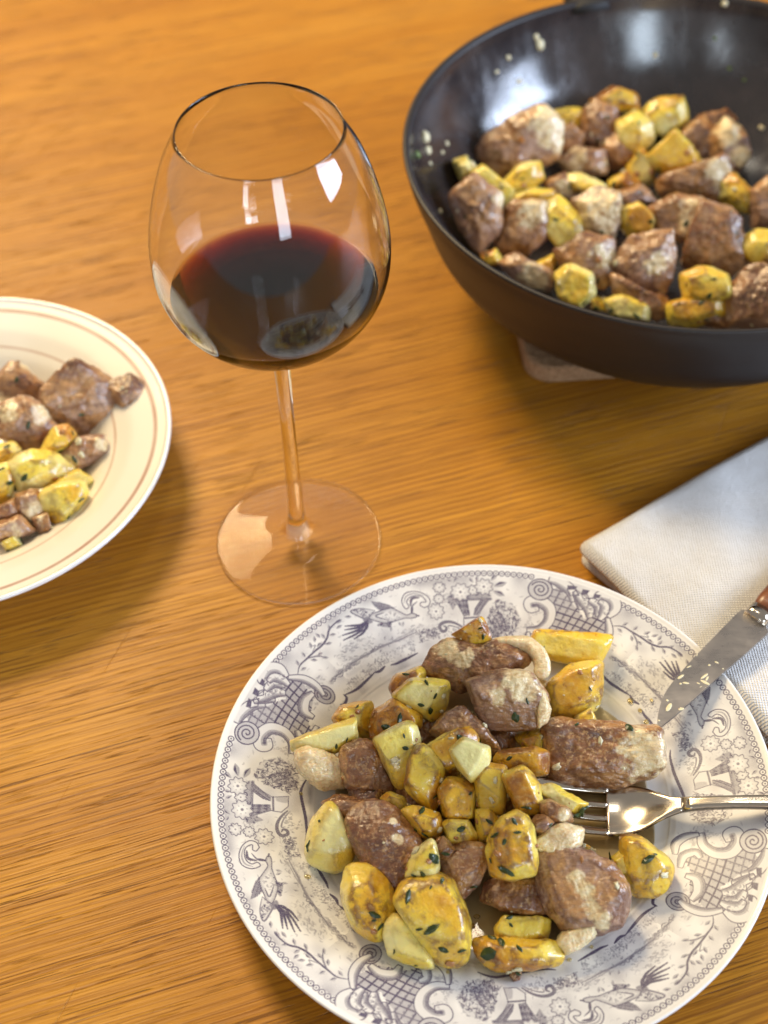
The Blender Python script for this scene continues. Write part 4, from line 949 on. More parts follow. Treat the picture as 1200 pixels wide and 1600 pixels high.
# --- printed plate.  (kind, label, height z, outline, options)
PL = [
 ('potato', 'amber potato slice tucked behind the herb-flecked potato at the upper left of the pile', .0225, [(609, 1073), (620, 1054), (657, 1043), (668, 1052), (650, 1075), (615, 1092)], dict(tone=.72)),
 ('potato', 'golden potato chunk with four dark herb flecks beside the fatty meat', .0290, [(615, 1089), (641, 1060), (698, 1065), (702, 1082), (696, 1106), (674, 1123), (648, 1112)], dict(tone=.45, front=[(622, 1089), (645, 1068), (690, 1074), (668, 1108)], hf=.008, fl=[(666, 1068, 14), (680, 1088, 10), (658, 1101, 10), (672, 1111, 12)])),
 ('potato', 'yellow potato piece lying against the plate wall above the long pale wedge', .0195, [(520, 1125), (533, 1102), (579, 1097), (582, 1115), (576, 1148), (558, 1152)], dict(tone=.5, fl=[(558, 1104, 7)])),
 ('potato', 'browned potato with skin between the long pale wedge and the flecked potato', .0250, [(579, 1123), (583, 1110), (620, 1093), (655, 1115), (657, 1136), (641, 1140), (590, 1154), (581, 1147)], dict(tone=.75, fl=[(624, 1122, 18), (603, 1137, 14)])),
 ('potato', 'long pale wedge of potato at the far left of the pile', .0270, [(455, 1154), (503, 1134), (555, 1122), (558, 1156), (518, 1177), (460, 1173)], dict(tone=.25, front=[(465, 1156), (548, 1128), (550, 1150), (515, 1168)], hf=.005, hb=.009, fl=[(526, 1167, 9), (541, 1156, 8)])),
 ('meat', 'meat cube with a glossy white fat end beneath the long pale wedge', .0230, [(532, 1173), (561, 1156), (590, 1165), (611, 1229), (598, 1242), (544, 1234), (532, 1206)], dict(tone=.4, front=[(545, 1178), (584, 1172), (580, 1232), (550, 1225)], hf=.007, hb=.012, fat=[(530, 1215, 10)], extra=[('fat', 'fat_cap', [(461, 1175), (483, 1167), (514, 1175), (536, 1192), (540, 1229), (501, 1236), (466, 1206)], .0225, dict(hf=.007, hb=.010))])),
 ('potato', 'upright yellow potato block with two cut faces left of the golden block', .0330, [(584, 1156), (639, 1128), (648, 1134), (657, 1162), (645, 1180), (637, 1225), (620, 1228), (605, 1206)], dict(tone=.38, front=[(590, 1158), (638, 1134), (645, 1170), (612, 1200)], hf=.007, hb=.012, fl=[(634, 1168, 9), (632, 1150, 7)])),
 ('potato', 'golden fried potato block standing left of the pale peeled cube', .0330, [(641, 1184), (657, 1167), (674, 1175), (693, 1206), (690, 1240), (676, 1266), (656, 1255), (633, 1229)], dict(tone=.62, front=[(648, 1184), (660, 1175), (683, 1208), (668, 1240), (640, 1222)], hf=.007, hb=.012, fl=[(680, 1245, 9)])),
 ('potato', 'amber potato wedge right behind the pale peeled cube', .0350, [(664, 1168), (715, 1141), (732, 1138), (746, 1158), (735, 1190), (712, 1218), (697, 1212)], dict(tone=.6, hf=.006, hb=.012)),
 ('potato', 'palest, smooth peeled potato cube on top of the pile in the middle', .0450, [(703, 1173), (724, 1154), (764, 1168), (765, 1183), (756, 1205), (736, 1221), (715, 1199)], dict(tone=.02, front=[(708, 1174), (726, 1160), (757, 1172), (732, 1211)], hf=.006, hb=.010, p=16, rough=.6, fl=[])),
 ('meat', 'curved brown meat strip between the pale peeled cube and the fatty meat', .0270, [(672, 1145), (694, 1117), (719, 1105), (738, 1113), (752, 1134), (781, 1172), (771, 1178), (745, 1158), (700, 1160)], dict(tone=.6, hb=.012, fat=[(500, 500, 1)])),
 ('meat', 'topmost grey-brown meat chunk with a curled rind of fat on its right', .0300, [(661, 1040), (677, 1012), (702, 995), (752, 1006), (800, 1010), (825, 1030), (800, 1050), (750, 1050), (722, 1081), (702, 1072), (661, 1053)], dict(tone=.42, hf=.007, hb=.014, fat=[(705, 1015, 16), (726, 1030, 12)], rind=1)),
 ('potato', 'crisp orange potato wedge leaning on the topmost meat chunk', .0400, [(707, 991), (751, 965), (756, 969), (767, 999), (760, 1006), (728, 1004)], dict(tone=.85, hf=.004, hb=.006, fl=[(755, 995, 10), (750, 982, 7)])),
 ('meat', 'fatty meat chunk with grey cut face in front of the topmost meat', .0360, [(726, 1064), (771, 1047), (827, 1051), (848, 1074), (852, 1109), (841, 1130), (820, 1138), (760, 1138), (756, 1119), (745, 1089)], dict(tone=.22, front=[(738, 1066), (775, 1056), (830, 1062), (838, 1100), (760, 1095)], hf=.008, hb=.014, fat=[(810, 1068, 26), (780, 1088, 14), (846, 1112, 12)], extra=[('fat', 'fat_strip', [(842, 1075), (853, 1080), (861, 1108), (856, 1126), (842, 1136), (840, 1120)], .0365, dict(hf=.005, hb=.006))], fl=[(806, 1121, 17), (824, 1096, 10)])),
 ('potato', 'shaded amber potato under the grey face of the fatty meat', .0190, [(806, 1150), (825, 1140), (852, 1140), (856, 1176), (830, 1185)], dict(tone=.6, fl=[])),
 ('potato', 'crusty dark-edged potato just left of the big seared meat block', .0290, [(771, 1190), (781, 1174), (837, 1169), (857, 1176), (854, 1208), (815, 1212), (786, 1204)], dict(tone=.85, fl=[(796, 1185, 10)])),
 ('potato', 'yellow potato cube below and right of the pale peeled cube', .0370, [(742, 1220), (760, 1194), (790, 1200), (792, 1230), (784, 1271), (750, 1266)], dict(tone=.5, front=[(748, 1220), (762, 1202), (785, 1206), (780, 1255)], hf=.006, hb=.012, fl=[])),
 ('potato', 'potato chunk half charred brown, half pale, pointing at the fork tines', .0420, [(786, 1214), (818, 1198), (838, 1216), (847, 1256), (838, 1272), (812, 1272), (798, 1245)], dict(tone=.55, front=[(794, 1216), (818, 1206), (838, 1252), (812, 1258)], hf=.006, hb=.013, fl=[(822, 1261, 14)])),
 ('potato', 'browned potato cube with a pale front, below the golden block', .0330, [(686, 1238), (700, 1215), (722, 1216), (742, 1228), (740, 1278), (694, 1277)], dict(tone=.5, hf=.006, hb=.012, fl=[(735, 1240, 7)])),
 ('potato', 'bright yellow potato slab at the top right of the pile', .0220, [(833, 1004), (842, 982), (900, 986), (953, 998), (934, 1042), (880, 1034), (846, 1028)], dict(tone=.33, front=[(838, 1002), (846, 987), (945, 1002), (930, 1034), (845, 1020)], hf=.004, hb=.010, p=15, fl=[(850, 1010, 5)])),
 ('potato', 'yellow and orange potato chunk below the bright yellow slab', .0215, [(856, 1072), (874, 1062), (896, 1038), (940, 1036), (938, 1090), (928, 1108), (900, 1120), (864, 1120)], dict(tone=.5, front=[(866, 1074), (900, 1050), (926, 1046), (915, 1095), (875, 1108)], hf=.008, hb=.010, fl=[(922, 1076, 8)])),
 ('potato', 'small pale potato bit peeping out behind the big seared meat block', .0170, [(898, 1120), (920, 1106), (932, 1128), (925, 1140), (900, 1138)], dict(tone=.2, fl=[])),
 ('meat', 'big seared rectangular meat block with a fat end, above the fork', .0240, [(851, 1144), (870, 1126), (960, 1130), (1026, 1137), (1032, 1156), (1032, 1198), (1014, 1218), (948, 1228), (890, 1224), (864, 1212)], dict(tone=.55, front=[(862, 1146), (876, 1136), (1018, 1148), (1022, 1200), (968, 1199), (880, 1200)], hf=.006, hb=.012, p=12, fat=[(1005, 1175, 34)], fl=[(984, 1137, 16), (901, 1132, 9)], tones=1)),
 ('potato', 'pear-shaped potato with a wet pale face at the left edge of the pile', .0200, [(479, 1337), (486, 1285), (512, 1256), (525, 1261), (553, 1324), (547, 1343), (525, 1359), (484, 1345)], dict(tone=.22, front=[(493, 1320), (513, 1266), (522, 1270), (545, 1320), (520, 1330)], hf=.009, hb=.009, fl=[(482, 1318, 13), (481, 1327, 9), (500, 1283, 6)])),
 ('meat', 'large smooth chestnut-brown meat chunk at the lower left', .0250, [(542, 1285), (560, 1262), (590, 1255), (622, 1270), (657, 1311), (642, 1343), (631, 1369), (612, 1387), (568, 1352), (552, 1324)], dict(tone=.72, hf=.010, hb=.012, fat=[(620, 1312, 7), (613, 1288, 5)], p=7, rough=.8)),
 ('meat', 'small dark meat scrap between the pear-shaped potato and the fatty cube', .0180, [(503, 1254), (531, 1242), (568, 1250), (560, 1275), (540, 1284), (515, 1275)], dict(tone=.45, fat=[(0, 0, 1)])),
 ('potato', 'oval amber potato with one herb leaf below the large brown meat', .0200, [(534, 1393), (544, 1354), (579, 1355), (609, 1380), (617, 1408), (614, 1437), (590, 1465), (555, 1447)], dict(tone=.48, hf=.010, hb=.009, p=8, fl=[(586, 1429, 18), (594, 1449, 13), (583, 1438, 7)])),
 ('potato', 'pale triangular potato at the bottom, nearest the plate border', .0195, [(599, 1465), (605, 1439), (620, 1432), (648, 1445), (666, 1469), (677, 1508), (666, 1512), (610, 1493)], dict(tone=.15, front=[(614, 1450), (624, 1440), (645, 1452), (668, 1500), (622, 1485)], hf=.006, hb=.009, fl=[(616, 1486, 8), (650, 1508, 6)])),
 ('potato', 'largest potato chunk, yellow with several herb leaves', .0235, [(618, 1415), (631, 1382), (651, 1372), (690, 1371), (710, 1382), (723, 1415), (734, 1458), (732, 1495), (708, 1508), (672, 1500), (640, 1460)], dict(tone=.45, front=[(628, 1412), (640, 1384), (690, 1380), (715, 1425), (722, 1470), (680, 1470), (645, 1445)], hf=.011, hb=.012, p=11, fl=[(637, 1400, 20), (674, 1452, 24), (655, 1451, 10), (692, 1483, 14), (720, 1486, 12), (691, 1375, 12), (673, 1386, 6)])),
 ('potato', 'small pale potato on top between the large brown meat and the ridged meat wedge', .0380, [(633, 1370), (640, 1341), (660, 1318), (672, 1311), (680, 1317), (686, 1359), (677, 1371)], dict(tone=.2, hf=.006, hb=.010, fl=[(677, 1341, 17), (660, 1366, 13), (648, 1368, 12)])),
 ('potato', 'yellow potato lying right of the large brown meat with a green herb', .0300, [(629, 1268), (646, 1261), (687, 1272), (692, 1296), (679, 1311), (657, 1309)], dict(tone=.45, hf=.006, hb=.010, fl=[(659, 1267, 18), (664, 1305, 13)])),
 ('potato', 'small yellow potato brick with one herb fleck in its middle', .0290, [(692, 1287), (702, 1280), (732, 1282), (745, 1309), (734, 1319), (704, 1319)], dict(tone=.48, hf=.006, hb=.010, fl=[(720, 1296, 12)])),
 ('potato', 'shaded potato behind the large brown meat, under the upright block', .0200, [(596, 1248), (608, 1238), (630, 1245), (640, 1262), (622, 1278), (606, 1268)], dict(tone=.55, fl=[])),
 ('meat', 'ridged tan meat wedge in the middle, right of the small pale potato', .0270, [(684, 1341), (702, 1326), (728, 1318), (752, 1322), (762, 1336), (749, 1377), (721, 1401), (688, 1374)], dict(tone=.5, front=[(695, 1342), (728, 1326), (752, 1330), (742, 1368), (712, 1378)], hf=.006, hb=.013, p=12, fat=[(0, 0, 1)])),
 ('meat', 'tiny meat shred between the small potato brick and the ridged meat wedge', .0310, [(678, 1326), (693, 1308), (712, 1326), (700, 1340), (682, 1342)], dict(tone=.35, fat=[(0, 0, 1)])),
 ('potato', 'small yellow potato cube left of the herb-crusted chunk', .0300, [(743, 1268), (767, 1264), (779, 1283), (768, 1316), (747, 1315)], dict(tone=.5, hf=.006, hb=.010, fl=[(765, 1284, 12)])),
 ('potato', 'herb-crusted golden potato chunk topped with a pale garlic bit', .0420, [(762, 1346), (764, 1307), (782, 1283), (810, 1270), (829, 1283), (835, 1324), (840, 1343), (836, 1359), (797, 1370), (771, 1363)], dict(tone=.52, front=[(775, 1320), (788, 1288), (812, 1278), (824, 1300), (828, 1345), (790, 1352)], hf=.008, hb=.013, rough=1.6, fl=[(804, 1282, 13), (774, 1306, 17), (809, 1301, 11), (789, 1315, 9), (791, 1362, 24), (767, 1345, 9)])),
 ('meat', 'brown meat strip below the herb-crusted potato chunk', .0210, [(751, 1408), (758, 1382), (784, 1367), (840, 1376), (853, 1400), (851, 1428), (821, 1428), (782, 1418)], dict(tone=.6, hf=.007, hb=.010, fat=[(0, 0, 1)])),
 ('meat', 'large meat slab with a white fat seam, right of the herb-crusted potato', .0290, [(842, 1335), (860, 1312), (905, 1325), (958, 1356), (982, 1392), (978, 1424), (954, 1448), (920, 1458), (880, 1448), (850, 1412)], dict(tone=.25, front=[(856, 1335), (900, 1335), (950, 1362), (970, 1400), (945, 1438), (885, 1430)], hf=.007, hb=.014, p=9, fat=[(903, 1372, 11), (914, 1392, 12), (925, 1412, 13), (936, 1430, 13)],
     extra=[('fat', 'fat_cap', [(833, 1315), (858, 1290), (880, 1285), (912, 1296), (908, 1320), (880, 1332), (845, 1332)], .0370, dict(hf=.006, hb=.010)), ('fat', 'fat_lump', [(870, 1472), (880, 1452), (920, 1443), (946, 1438), (932, 1464), (886, 1490)], .0190, dict(hf=.006, hb=.008))], fl=[])),
 ('potato', 'pale potato strip lying over the fork tines', .0370, [(838, 1232), (862, 1226), (890, 1240), (918, 1257), (900, 1275), (856, 1250)], dict(tone=.25, hf=.005, hb=.008, rough=1.8, grow=1.03, fl=[(908, 1268, 26), (903, 1274, 22), (914, 1262, 14)])),
 ('meat', 'small reddish fried scrap beside the pale potato strip on the fork', .0390, [(842, 1256), (860, 1248), (888, 1264), (894, 1284), (874, 1288), (848, 1276)], dict(tone=.55, fat=[(880, 1272, 8)], hb=.010)),
 ('meat', 'small tan meat crumb between the charred potato and the white fat cap', .0400, [(830, 1286), (838, 1274), (856, 1272), (868, 1285), (850, 1302), (834, 1300)], dict(tone=.3, fat=[(0, 0, 1)], hb=.012)),
 ('potato', 'low crumbly potato piece behind the bottom flecked potato', .0160, [(775, 1452), (790, 1432), (860, 1437), (856, 1468), (820, 1474), (782, 1468)], dict(tone=.5, rough=1.5, hf=.005, hb=.007, fl=[(796, 1434, 12), (799, 1446, 7)])),
 ('potato', 'long browned potato with herb slivers at the very bottom of the pile', .0165, [(743, 1471), (754, 1464), (810, 1467), (866, 1473), (879, 1496), (864, 1511), (800, 1516), (767, 1515), (749, 1495)], dict(tone=.55, rough=1.4, hf=.006, hb=.007, fl=[(764, 1489, 26), (783, 1473, 18), (812, 1482, 12), (770, 1466, 14)])),
 ('meat', 'tiny brown crumb on the plate border below the bottom potato', .0130, [(797, 1524), (805, 1514), (815, 1518), (812, 1530), (803, 1533)], dict(tone=.8, fat=[(0, 0, 1)], hf=.0015, hb=.002)),
 ('potato', 'plump yellow potato with a herb fleck, alone right of the meat slab', .0190, [(972, 1312), (980, 1306), (1008, 1311), (1032, 1332), (1051, 1353), (1044, 1380), (1020, 1398), (990, 1396), (978, 1368)], dict(tone=.48, front=[(984, 1318), (1005, 1320), (1036, 1356), (1012, 1380), (990, 1370)], hf=.009, hb=.009, fl=[(1012, 1342, 20), (1024, 1335, 7)])),
 ('potato', 'small potato corner squeezed between the meat slab and the plump potato', .0170, [(955, 1340), (975, 1328), (982, 1362), (966, 1366)], dict(tone=.5, fl=[(953, 1342, 16)])),
 ('potato', 'thin potato peel sliver under the lower fork tine', .0150, [(903, 1322), (915, 1319), (932, 1330), (930, 1340), (915, 1336)], dict(tone=.5, hf=.002, hb=.004, fl=[(924, 1332, 14)])),
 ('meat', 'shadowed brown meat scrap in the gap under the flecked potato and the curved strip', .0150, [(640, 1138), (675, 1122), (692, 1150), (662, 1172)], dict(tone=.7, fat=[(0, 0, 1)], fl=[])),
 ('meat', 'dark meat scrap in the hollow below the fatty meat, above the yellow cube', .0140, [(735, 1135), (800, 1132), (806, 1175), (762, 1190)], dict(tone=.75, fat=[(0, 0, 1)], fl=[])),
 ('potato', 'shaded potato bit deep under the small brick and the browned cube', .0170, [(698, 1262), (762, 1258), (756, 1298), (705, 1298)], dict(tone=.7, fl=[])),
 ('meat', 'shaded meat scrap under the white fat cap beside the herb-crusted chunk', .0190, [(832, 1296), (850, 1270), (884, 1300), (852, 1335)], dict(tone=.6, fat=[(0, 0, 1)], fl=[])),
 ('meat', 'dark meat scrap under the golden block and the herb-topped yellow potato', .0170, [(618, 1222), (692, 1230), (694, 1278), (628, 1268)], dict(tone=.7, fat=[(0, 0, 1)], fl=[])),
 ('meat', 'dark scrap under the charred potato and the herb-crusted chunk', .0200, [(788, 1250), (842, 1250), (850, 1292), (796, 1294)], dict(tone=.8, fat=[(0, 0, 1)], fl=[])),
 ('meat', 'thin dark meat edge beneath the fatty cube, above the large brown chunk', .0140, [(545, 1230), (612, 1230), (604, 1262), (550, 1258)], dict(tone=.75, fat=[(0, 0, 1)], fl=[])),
]
def build_rind(o):
    """curled rind of fat round the right end of the topmost meat"""
    pts = [(752, 1008), (790, 1004), (822, 1006), (840, 1020), (847, 1042), (843, 1060)]
    P = np.array([at(u, v, z) for (u, v), z in zip(pts, (.0335, .036, .0365, .036, .034, .031))]); P = spline(P, 5)
    w = np.interp(np.linspace(0, 1, len(P)), [0, .15, .6, .9, 1], [.0012, .0026, .0036, .0036, .0018])
    V, F = sweep(P, w, w*1.15, 14); V = np.asarray(V)
    V = V+np.stack([vnoise(V, 160, k) for k in (1, 2, 3)], 1)*.0007
    link_mesh('fat_rind', V-np.array(o.location), F, M['fat'], o)
def food(lst, reg, sub, prefix, where=None):
    for i, (kind, label, z, outline, op) in enumerate(lst):
        op = dict(op); fl = op.pop('fl', None); fat = op.pop('fat', ()); extra = op.pop('extra', ()); rind = op.pop('rind', 0); op.pop('tones', 0)
        nm = 'potato_chunk' if kind == 'potato' else 'meat_chunk'
        o, W, faces = chunk(kind, nm, outline, z, reg=reg, seed=prefix+i*3, sub=min(sub, 4) if kind == 'potato' else sub, label=label, cat=kind, fatspots=fat, **op)
        for (mk, pn, ol, pz, pop) in extra:
            chunk(mk, pn, ol, pz, reg=reg, seed=prefix+i*3+1, sub=sub, parent=o, **pop)
        if rind: build_rind(o)
        rng = random.Random(prefix+i)
        if fl is None: fl = [None]*rng.choice([0, 1, 2] if kind == 'meat' else [1, 2, 2, 3])
        add_flecks(o, W, faces, fl, prefix+i)
        if not (kind == 'potato' and op.get('tone') == .02): add_bits(o, W, faces, rng.choice([1, 2, 2, 3, 4]), prefix+i+5)
food(PL, None, 5, 100)

# thin amber film of cooking juice in the well of the printed plate, and beads of oil
def juice():
    p = NT('cooking_juice'); v = p.coord()
    t = p.n('ShaderNodeBsdfTransparent'); m = p.n('ShaderNodeMixShader')
    p.l(p.ramp(p.noise(v, 60, 3), [(.3, (.97, .90, .72)), (.7, (.92, .76, .48))]), t.inputs[0])
    g = p.n('ShaderNodeBsdfGlossy'); g.inputs['Roughness'].default_value = .06; p.l(p.bump(p.noise(v, 160, 2), .25, .0006), g.inputs['Normal'])
    fr = p.n('ShaderNodeFresnel'); fr.inputs[0].default_value = 1.42
    p.l(fr.outputs[0], m.inputs[0]); p.l(t.outputs[0], m.inputs[1]); p.l(g.outputs[0], m.inputs[2]); p.l(m.outputs[0], p.out.inputs['Surface'])
    n_, k_ = 96, 14; V, F = [(0, 0, WELL_Z+.0005)], []
    th = np.linspace(0, 2*np.pi, n_, endpoint=False)
    ro = .0715+.006*vnoise(np.stack([np.cos(th)*2, np.sin(th)*2, 0*th], 1), 1.1, 3)
    for a in range(1, k_+1):
        for j in range(n_):
            r = ro[j]*a/k_; V.append((r*math.cos(th[j]), r*math.sin(th[j]), float(plate_z(r))+.00045*(1 if a < k_ else .35)))
    for j in range(n_):
        F.append((0, 1+j, 1+(j+1) % n_))
        for a in range(k_-1): F.append((1+a*n_+j, 1+(a+1)*n_+j, 1+(a+1)*n_+(j+1) % n_, 1+a*n_+(j+1) % n_))
    o = link_mesh('cooking_juice', V, F, p.m); o.location = (PX, PY, 0); tag(o, 'thin amber film of cooking juice in the well of the printed plate', 'juice')
    rng = random.Random(12); q = NT('oil_drop'); q.set(Base_Color=(.95, .80, .42), Roughness=.03, IOR=1.45, Transmission_Weight=.85)
    vi, fi = ICO[2]
    for (u, v_) in ((738, 1447), (745, 1432), (560, 1500), (1000, 1110), (985, 1095), (1010, 1128), (470, 1240), (700, 1520), (925, 1480), (1030, 1240), (890, 1500), (480, 1370), (1018, 1094)):
        w = at(u, v_, .009); z = float(plate_z(math.hypot(w[0]-PX, w[1]-PY))); w = at(u, v_, z+.0004); r = rng.uniform(.0007, .0018)
        d = link_mesh('oil_drop', vi*np.array([r, r*rng.uniform(.7, 1.3), r*.35]), fi, q.m); d.location = tuple(w); tag(d, 'tiny amber oil drop on the bare inside of the printed plate', 'oil drop', 'oil drops on the printed plate')
juice()

# --- wok: the pile lies on the curved floor, so each height follows the wok's inside
WR = (620, 0, 2.069)
WKL = [
 ('meat', 'biggest pale tan meat chunk at the back left of the wok pile', .004, [(275, 480), (330, 420), (370, 390), (450, 360), (515, 410), (510, 500), (440, 540), (330, 570)], dict(tone=.35, fat=[(470, 400, 45), (490, 450, 40)])),
 ('meat', 'dark reddish meat cube at the left end of the wok pile', .004, [(180, 640), (250, 580), (340, 640), (340, 740), (270, 805), (215, 760)], dict(tone=.62, fat=[(330, 650, 25)])),
 ('meat', 'rounded tan meat chunk right of the dark reddish cube in the wok', .010, [(340, 690), (380, 650), (470, 660), (475, 760), (420, 820), (330, 810)], dict(tone=.45, fat=[(430, 690, 40)])),
 ('meat', 'small tan meat piece behind the wok pile, right of the biggest pale chunk', .002, [(515, 420), (560, 400), (605, 440), (590, 500), (530, 510)], dict(tone=.4)),
 ('meat', 'rust-brown meat chunk under the rearmost amber potato in the wok', .008, [(600, 370), (650, 330), (710, 350), (715, 440), (650, 475), (600, 440)], dict(tone=.6, fat=[(715, 330, 25)])),
 ('meat', 'brown meat piece left of the wok centre, behind the thin yellow sliver', .006, [(525, 530), (590, 480), (665, 490), (670, 560), (580, 575)], dict(tone=.55)),
 ('meat', 'purple-brown meat piece in the middle of the back half of the wok', .006, [(660, 470), (710, 440), (768, 490), (750, 545), (690, 545)], dict(tone=.55)),
 ('meat', 'brown meat chunk left of the frilly pale lump in the wok', .004, [(925, 430), (980, 385), (1025, 420), (1025, 500), (970, 525), (925, 490)], dict(tone=.55)),
 ('meat', 'frilly pale meat lump at the back right of the wok pile', .006, [(1010, 450), (1060, 390), (1120, 430), (1140, 500), (1090, 555), (1030, 525)], dict(tone=.3, rough=1.5, fat=[(1070, 430, 40), (1110, 500, 30)])),
 ('meat', 'wide meat slice with pink fat at its right, right of centre in the wok', .012, [(860, 580), (930, 540), (1050, 510), (1062, 570), (1035, 640), (940, 645), (870, 630)], dict(tone=.6, fat=[(1030, 560, 40)])),
 ('meat', 'shiny silver-grey fat chunk in the very middle of the wok pile', .018, [(575, 660), (640, 610), (710, 635), (722, 720), (685, 785), (620, 745)], dict(tone=.2, fat=[(660, 690, 70)])),
 ('meat', 'small pinkish meat piece below the thin yellow sliver in the wok', .010, [(480, 595), (540, 560), (605, 610), (575, 655), (500, 645)], dict(tone=.3, fat=[(545, 610, 25)])),
 ('meat', 'brown meat chunk with fat on top at the front left of the wok', .014, [(522, 815), (600, 760), (690, 780), (702, 880), (660, 925), (560, 890)], dict(tone=.5, fat=[(660, 830, 35)])),
 ('meat', 'meat chunk with a silvery right half just right of the wok centre', .018, [(820, 675), (900, 640), (980, 650), (992, 730), (930, 782), (850, 745)], dict(tone=.35, fat=[(945, 700, 50)])),
 ('meat', 'grey striped meat chunk front centre in the wok', .014, [(715, 855), (760, 780), (880, 755), (892, 870), (850, 945), (750, 925)], dict(tone=.3, fat=[(835, 850, 35)])),
 ('meat', 'large golden-brown seared meat block at the right of the wok pile', .012, [(985, 660), (1060, 670), (1100, 720), (1122, 840), (1060, 885), (935, 845), (960, 770)], dict(tone=.65, fat=[(0, 0, 1)])),
 ('meat', 'rust-red meat chunk at the front right by the photo edge in the wok', .012, [(1065, 965), (1140, 870), (1200, 860), (1250, 920), (1230, 1050), (1070, 1045)], dict(tone=.75, fat=[(0, 0, 1)])),
 ('meat', 'pinkish meat scrap half hidden behind the front left rim of the wok', .008, [(335, 855), (390, 825), (490, 880), (495, 940), (420, 930)], dict(tone=.35, fat=[(440, 900, 40)])),
 ('meat', 'dark meat strip under the grey striped chunk at the front of the wok', .004, [(700, 895), (760, 930), (860, 955), (885, 1005), (830, 1035), (720, 970)], dict(tone=.75, fat=[(0, 0, 1)])),
 ('meat', 'brown meat chunk cut by the right photo edge, level with the wok centre', .010, [(1145, 630), (1200, 585), (1260, 640), (1260, 740), (1160, 745)], dict(tone=.5)),
 ('meat', 'small mauve meat bit above the orange-sided potato at the wok centre', .014, [(715, 625), (790, 600), (835, 650), (760, 675)], dict(tone=.3)),
 ('meat', 'flat brown meat shaving at the rear right of the wok pile', .004, [(975, 375), (1060, 358), (1092, 390), (1020, 415)], dict(tone=.7, fat=[(0, 0, 1)])),
 ('meat', 'small orange-brown meat crust at the front rim of the wok', .006, [(945, 1045), (1000, 1000), (1055, 1010), (1058, 1060)], dict(tone=.7, fat=[(0, 0, 1)])),
 ('potato', 'rearmost amber potato in the wok pile', .014, [(632, 325), (700, 283), (770, 310), (776, 358), (720, 345), (680, 355)], dict(tone=.65)),
 ('potato', 'flat yellow potato behind the biggest pale meat chunk in the wok', .004, [(492, 368), (540, 350), (607, 360), (592, 405), (520, 412)], dict(tone=.4)),
 ('potato', 'bright yellow potato block at the back of the wok, right of the rearmost amber one', .006, [(785, 378), (840, 330), (915, 318), (932, 390), (870, 435), (810, 395)], dict(tone=.35)),
 ('potato', 'pale yellow potato cube in front of the rearmost amber one in the wok', .016, [(715, 400), (770, 365), (815, 398), (822, 450), (780, 492), (720, 455)], dict(tone=.25)),
 ('potato', 'pointed bright yellow potato wedge in the middle right of the wok', .016, [(812, 515), (900, 430), (960, 488), (978, 542), (920, 565), (850, 548)], dict(tone=.35, fl=[(640+390, 265, 14)])),
 ('potato', 'yellow potato tucked left of the pointed wedge in the wok', .008, [(748, 548), (790, 488), (822, 520), (832, 582), (790, 612), (755, 575)], dict(tone=.45)),
 ('potato', 'long yellow potato stick above the dark reddish cube in the wok', .010, [(243, 572), (280, 543), (372, 610), (345, 655), (290, 615)], dict(tone=.3)),
 ('potato', 'yellow potato cube just below the biggest pale meat chunk in the wok', .012, [(345, 592), (400, 540), (455, 528), (472, 580), (420, 618), (360, 622)], dict(tone=.42)),
 ('potato', 'flat yellow potato between the rounded tan meat and the curved potato in the wok', .008, [(362, 645), (430, 610), (502, 620), (485, 675), (380, 668)], dict(tone=.45)),
 ('potato', 'curved bright yellow potato with a dark herb left of the silver-grey fat', .016, [(482, 670), (520, 638), (590, 705), (602, 742), (540, 802), (490, 745)], dict(tone=.4, fl=[(868, 343, 14)])),
 ('potato', 'thin yellow sliver of potato at the centre of the wok', .014, [(538, 572), (600, 566), (672, 600), (640, 628), (570, 615)], dict(tone=.35)),
 ('potato', 'orange-sided potato between the two silvery chunks at the wok centre', .020, [(728, 682), (780, 663), (826, 708), (822, 762), (770, 772), (730, 735)], dict(tone=.6)),
 ('potato', 'orange fried potato behind the mauve meat bit in the wok', .010, [(688, 585), (740, 558), (782, 590), (740, 625), (695, 615)], dict(tone=.75)),
 ('potato', 'two-tone potato with a white edge right of the wide meat slice in the wok', .012, [(1042, 582), (1090, 568), (1152, 630), (1142, 685), (1080, 665), (1045, 645)], dict(tone=.5)),
 ('potato', 'golden potato at the right photo edge in the wok', .014, [(1103, 792), (1160, 748), (1230, 755), (1230, 835), (1160, 862)], dict(tone=.5)),
 ('potato', 'upper of two stacked yellow potato cubes at the front of the wok', .018, [(928, 893), (990, 868), (1062, 888), (1072, 950), (1010, 980), (940, 965)], dict(tone=.4)),
 ('potato', 'lower of two stacked yellow potato cubes at the front of the wok', .006, [(888, 985), (960, 965), (1052, 975), (1055, 1020), (960, 1055), (895, 1045)], dict(tone=.45)),
 ('potato', 'pale potato cube in front of the fat-topped brown meat near the wok rim', .016, [(518, 892), (560, 863), (627, 888), (632, 950), (590, 990), (530, 955)], dict(tone=.2)),
 ('potato', 'narrow golden potato piece left of the pale cube near the wok rim', .008, [(453, 852), (510, 822), (524, 900), (470, 915)], dict(tone=.55)),
 ('potato', 'pale potato slab low against the front rim of the wok', .006, [(678, 972), (740, 958), (812, 988), (808, 1035), (700, 1020)], dict(tone=.2)),
 ('potato', 'amber potato corner under the rounded tan meat at the left of the wok', .004, [(276, 828), (320, 806), (345, 850), (300, 862)], dict(tone=.6)),
 ('potato', 'small yellow potato end behind the rim, left of the pale slab in the wok', .004, [(628, 955), (680, 972), (695, 1010), (640, 1000)], dict(tone=.45)),
 ('potato', 'whitish garlic-like potato bit at the far left of the wok pile', .004, [(186, 522), (225, 508), (258, 550), (210, 585)], dict(tone=.05)),
]
